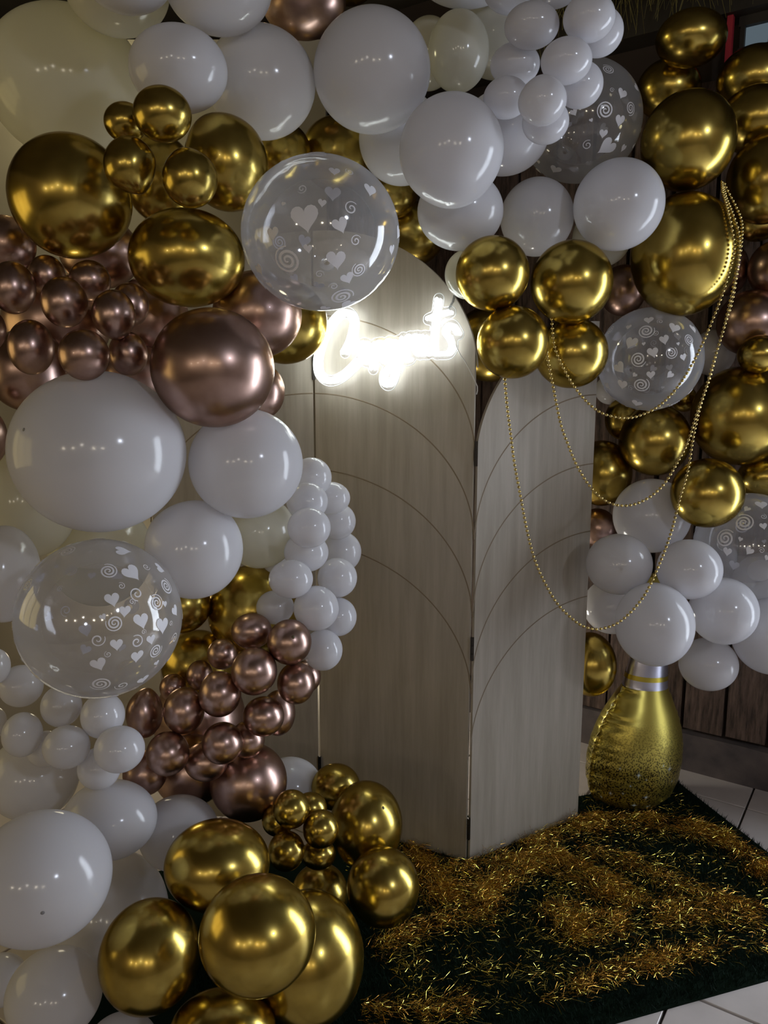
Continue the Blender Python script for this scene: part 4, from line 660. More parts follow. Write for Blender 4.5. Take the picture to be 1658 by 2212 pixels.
# a few balloons taper visibly towards their tail: (direction of the tail in the dome's own plane, amount)
TAPER = {'G13': (-65, .30), 'G28': (-110, .10), 'S5': (95, .14), 'b11': (80, .16), 'b7': (120, .14), 'r5': (-80, .10), 'G14': (105, .12), 'G15': (110, .10), 'W20': (150, .08), 'G10': (-20, .06), 'G22': (-120, .08), 'W8': (-80, .06)}
def tapered(me, ang, k):
    me = me.copy(); ca, sa = math.cos(math.radians(ang)), math.sin(math.radians(ang))
    for v in me.vertices:
        x, y = v.co.x, v.co.y; t = x * ca + y * sa; u = -x * sa + y * ca
        if t > 0: u *= 1 - k * t * t * 1.6
        v.co.x, v.co.y = t * ca - u * sa, t * sa + u * ca
    return me
for bid, k, roll, x, y, z, sx, sy, sz, label in B:
    o = link('balloon', tapered(BM[k], *TAPER[bid]) if bid in TAPER else BM[k])
    o.location = (x, y, z)
    o.rotation_euler = (Matrix.Rotation(math.pi / 2 - PITCH, 3, 'X') @ Matrix.Rotation(math.radians(roll), 3, 'Z')).to_euler()
    o.scale = (sx, sy, sz)
    tag(o, label, 'balloon', GROUP[k]); BO[bid] = o
# dark latex tips on the few balloons that show them
TIPS = {"W26":[0.404,-0.078,0.911],"W18":[-0.507,0.187,0.841],"b2":[0.276,0.363,0.89],"G22":[0.475,0.616,0.629]}
tv = [(0, 0, .35)]; tf = []
for i, (r, z) in enumerate(((.5, .3), (.85, .12), (1.0, 0))):
    for q in range(14): tv.append((r * math.cos(q * math.pi / 7), r * math.sin(q * math.pi / 7), z))
for q in range(14): tf.append((0, 1 + q, 1 + (q + 1) % 14))
for i in range(2):
    for q in range(14): tf.append((1 + i * 14 + q, 15 + i * 14 + q, 15 + i * 14 + (q + 1) % 14, 1 + i * 14 + (q + 1) % 14))
for bid, (ux, uy, uz) in TIPS.items():
    o = from_lists('balloon_tip', tv, tf, M['tip_' + ('w' if bid[0] == 'W' else 'm')], BO[bid], True)
    o.location = Vector((ux, uy, uz)) * .996
    o.rotation_euler = Vector((ux, uy, uz)).to_track_quat('Z', 'Y').to_euler()
    s = .0042 / BO[bid].scale[2]; o.scale = (s, s, s)
# hearts and spirals printed on the clear balloons
PRINTS = {"C2":[["h",-0.104,-0.167,0.98,0.183],["h",0.301,-0.231,0.925,0.105],["h",0.238,-0.601,0.763,0.131],["h",0.364,-0.757,0.544,0.094],["h",0.644,0.288,0.708,0.101],["h",0.228,0.456,0.86,0.076],["h",0.093,0.012,0.996,0.055],["h",-0.354,0.026,0.935,0.031],["h",-0.083,-0.493,0.866,0.057],["h",0.894,-0.317,0.317,0.077],["h",-0.487,-0.294,0.822,0.09],["h",0.048,-0.998,0.046,0.077],["h",0.328,-0.944,0.031,0.123],["s",-0.33,-0.591,0.736,0.173],["s",-0.137,0.197,0.971,0.061],["s",0.283,-0.917,0.282,0.154],["s",0.194,-0.844,0.5,0.06],["s",0.401,0.49,0.774,0.059],["s",0.473,-0.371,0.799,0.071],["s",0.503,-0.652,0.567,0.1],["s",0.04,-0.743,0.668,0.055],["s",0.423,-0.013,0.906,0.087]],"C3":[["h",0.576,0.61,0.544,0.126],["h",0.443,0.322,0.837,0.093],["h",0.578,0.183,0.795,0.075],["h",0.725,0.054,0.686,0.105],["h",0.901,-0.038,0.432,0.111],["h",0.494,-0.196,0.847,0.08],["h",0.803,-0.184,0.567,0.069],["h",0.669,-0.368,0.646,0.087],["h",0.296,-0.419,0.858,0.098],["h",0.98,0.107,0.169,0.082],["h",0.628,-0.717,0.305,0.089],["h",0.771,0.631,0.081,0.089],["h",0.367,0.135,0.92,0.042],["h",0.908,0.217,0.359,0.045],["h",0.797,-0.508,0.326,0.045],["s",0.482,0.06,0.874,0.097],["s",0.316,-0.121,0.941,0.083],["s",0.683,-0.182,0.707,0.084],["s",0.829,-0.332,0.451,0.097],["s",0.882,0.422,0.208,0.111],["s",0.846,0.247,0.472,0.103],["s",0.664,0.372,0.648,0.087],["s",0.254,-0.682,0.686,0.124],["s",0.345,0.643,0.684,0.105],["s",0.509,0.472,0.72,0.045],["s",0.673,0.666,0.323,0.052],["s",0.633,0.287,0.719,0.039],["s",0.405,-0.3,0.864,0.043],["s",0.964,-0.234,0.13,0.074],["s",0.443,-0.739,0.508,0.086],["s",0.959,-0.032,0.28,0.037],["s",0.749,-0.076,0.658,0.033]],"C1":[["h",0.424,-0.02,0.905,0.098],["h",0.416,-0.408,0.813,0.101],["h",0.272,-0.747,0.606,0.165],["h",0.165,-0.604,0.78,0.077],["h",0.73,0.225,0.645,0.081],["h",-0.32,-0.314,0.894,0.065],["h",0.576,-0.68,0.453,0.07],["h",-0.054,-0.443,0.895,0.033],["s",0.156,-0.302,0.941,0.137],["s",0.591,-0.188,0.784,0.11],["s",0.203,0.381,0.902,0.106],["s",-0.055,-0.735,0.676,0.08],["s",0.248,0.005,0.969,0.04]],"C4":[["h",-0.277,0.579,0.767,0.098],["h",0.144,0.398,0.906,0.122],["h",0.565,0.429,0.705,0.101],["h",-0.608,0.151,0.78,0.127],["h",-0.063,0.166,0.984,0.101],["h",-0.275,-0.068,0.959,0.11],["h",0.29,-0.15,0.945,0.074],["h",-0.763,-0.279,0.584,0.128],["h",-0.27,-0.458,0.847,0.086],["h",0.067,-0.464,0.883,0.076],["h",-0.673,-0.575,0.464,0.114],["h",-0.345,-0.901,0.265,0.116],["h",-0.611,0.482,0.628,0.063],["h",-0.53,-0.436,0.727,0.05],["h",-0.417,0.107,0.903,0.038],["h",0.184,0.09,0.979,0.037],["s",-0.361,0.357,0.862,0.152],["s",0.424,0.188,0.886,0.113],["s",0.051,-0.075,0.996,0.118],["s",-0.502,-0.165,0.849,0.143],["s",-0.396,-0.612,0.685,0.153],["s",-0.205,0.307,0.929,0.056],["s",-0.096,0.535,0.84,0.057]],"C5":[["h",-0.086,0.768,0.635,0.12],["h",-0.352,0.693,0.629,0.07],["h",-0.185,0.389,0.902,0.072],["h",-0.727,-0.072,0.683,0.088],["h",-0.556,0.157,0.817,0.046],["h",-0.437,-0.045,0.898,0.081],["h",-0.163,-0.163,0.973,0.053],["s",-0.464,0.453,0.762,0.171],["s",-0.744,0.168,0.647,0.169],["s",-0.142,0.56,0.816,0.056],["s",-0.25,-0.033,0.968,0.053]]}
def heart(n=26):
    pts = []
    for q in range(n):
        t = 2 * math.pi * q / n
        pts.append((math.sin(t) ** 3, (13 * math.cos(t) - 5 * math.cos(2 * t) - 2 * math.cos(3 * t) - math.cos(4 * t)) / 16 + .1))
    return pts
HEART = heart()
def on_sphere(c, X, Y, a, b): 
    p = c + X * a + Y * b
    return p.normalized() * 1.006
def put_heart(v, f, c, s, rot, rg):
    X = c.cross(Vector((.13, .9, .4))).normalized(); Y = c.cross(X).normalized()
    if Y.y < 0: X, Y = -X, -Y
    ca, sa = math.cos(rot), math.sin(rot); wob = rg.uniform(-.35, .35)
    b0 = len(v); v.append(on_sphere(c, X, Y, 0, 0))
    for ring in (.5, 1.0):
        for a, b in HEART:
            a, b = a * ring * s * .9, b * ring * s
            if b < 0: a += wob * abs(b)
            v.append(on_sphere(c, X, Y, a * ca - b * sa, a * sa + b * ca))
    n = len(HEART)
    for q in range(n):
        f.append((b0, b0 + 1 + q, b0 + 1 + (q + 1) % n))
        f.append((b0 + 1 + q, b0 + 1 + n + q, b0 + 1 + n + (q + 1) % n, b0 + 1 + (q + 1) % n))
def put_spiral(v, f, c, s, rot, rg):
    X = c.cross(Vector((.13, .9, .4))).normalized(); Y = c.cross(X).normalized()
    turns = 2.6 if s > .09 else 1.6; n = int(turns * 20); sg = rg.choice((-1, 1)); b0 = len(v)
    for q in range(n + 1):
        t = q / n; r = s * (.08 + .92 * t); w = s * (.05 + .05 * math.sin(math.pi * t)); a = rot + sg * turns * 2 * math.pi * t
        for rr in (r - w, r + w): v.append(on_sphere(c, X, Y, rr * math.cos(a), rr * math.sin(a)))
        if q: b = b0 + 2 * q; f.append((b - 2, b - 1, b + 1, b))
rng = random.Random(21)
for bid, items in PRINTS.items():
    done = []
    def put(kind, c, s, r):
        v = []; f = []
        (put_heart if kind == 'h' else put_spiral)(v, f, c, s, r, rng)
        from_lists('heart_print' if kind == 'h' else 'spiral_print', v, f, M['print'], BO[bid], True)
    for ty, ux, uy, uz, s in items:
        c = Vector((ux, uy, uz)); done.append((c, s))
        put(ty, c, s, rng.gauss(0, .35) if ty == 'h' else rng.uniform(0, 6.28))
    smin = min(i[4] for i in items); smax = sorted(i[4] for i in items)[-2]
    for q in range(900):
        c = Vector((rng.gauss(0, 1), rng.gauss(0, 1), rng.gauss(0, 1))).normalized()
        if c.z > (.62 if bid in ('C2', 'C3') else .35) or c.z < -.93: continue
        s = rng.uniform(smin, smax * .9)
        if len(done) > (75 if bid in ('C3', 'C4') else 48): break
        if any((c - d).length < (s + t) * 1.5 for d, t in done): continue
        done.append((c, s))
        if rng.random() < .55: put('h', c, s, rng.gauss(0, .5))
        else: put('s', c, s, rng.uniform(0, 6.28))

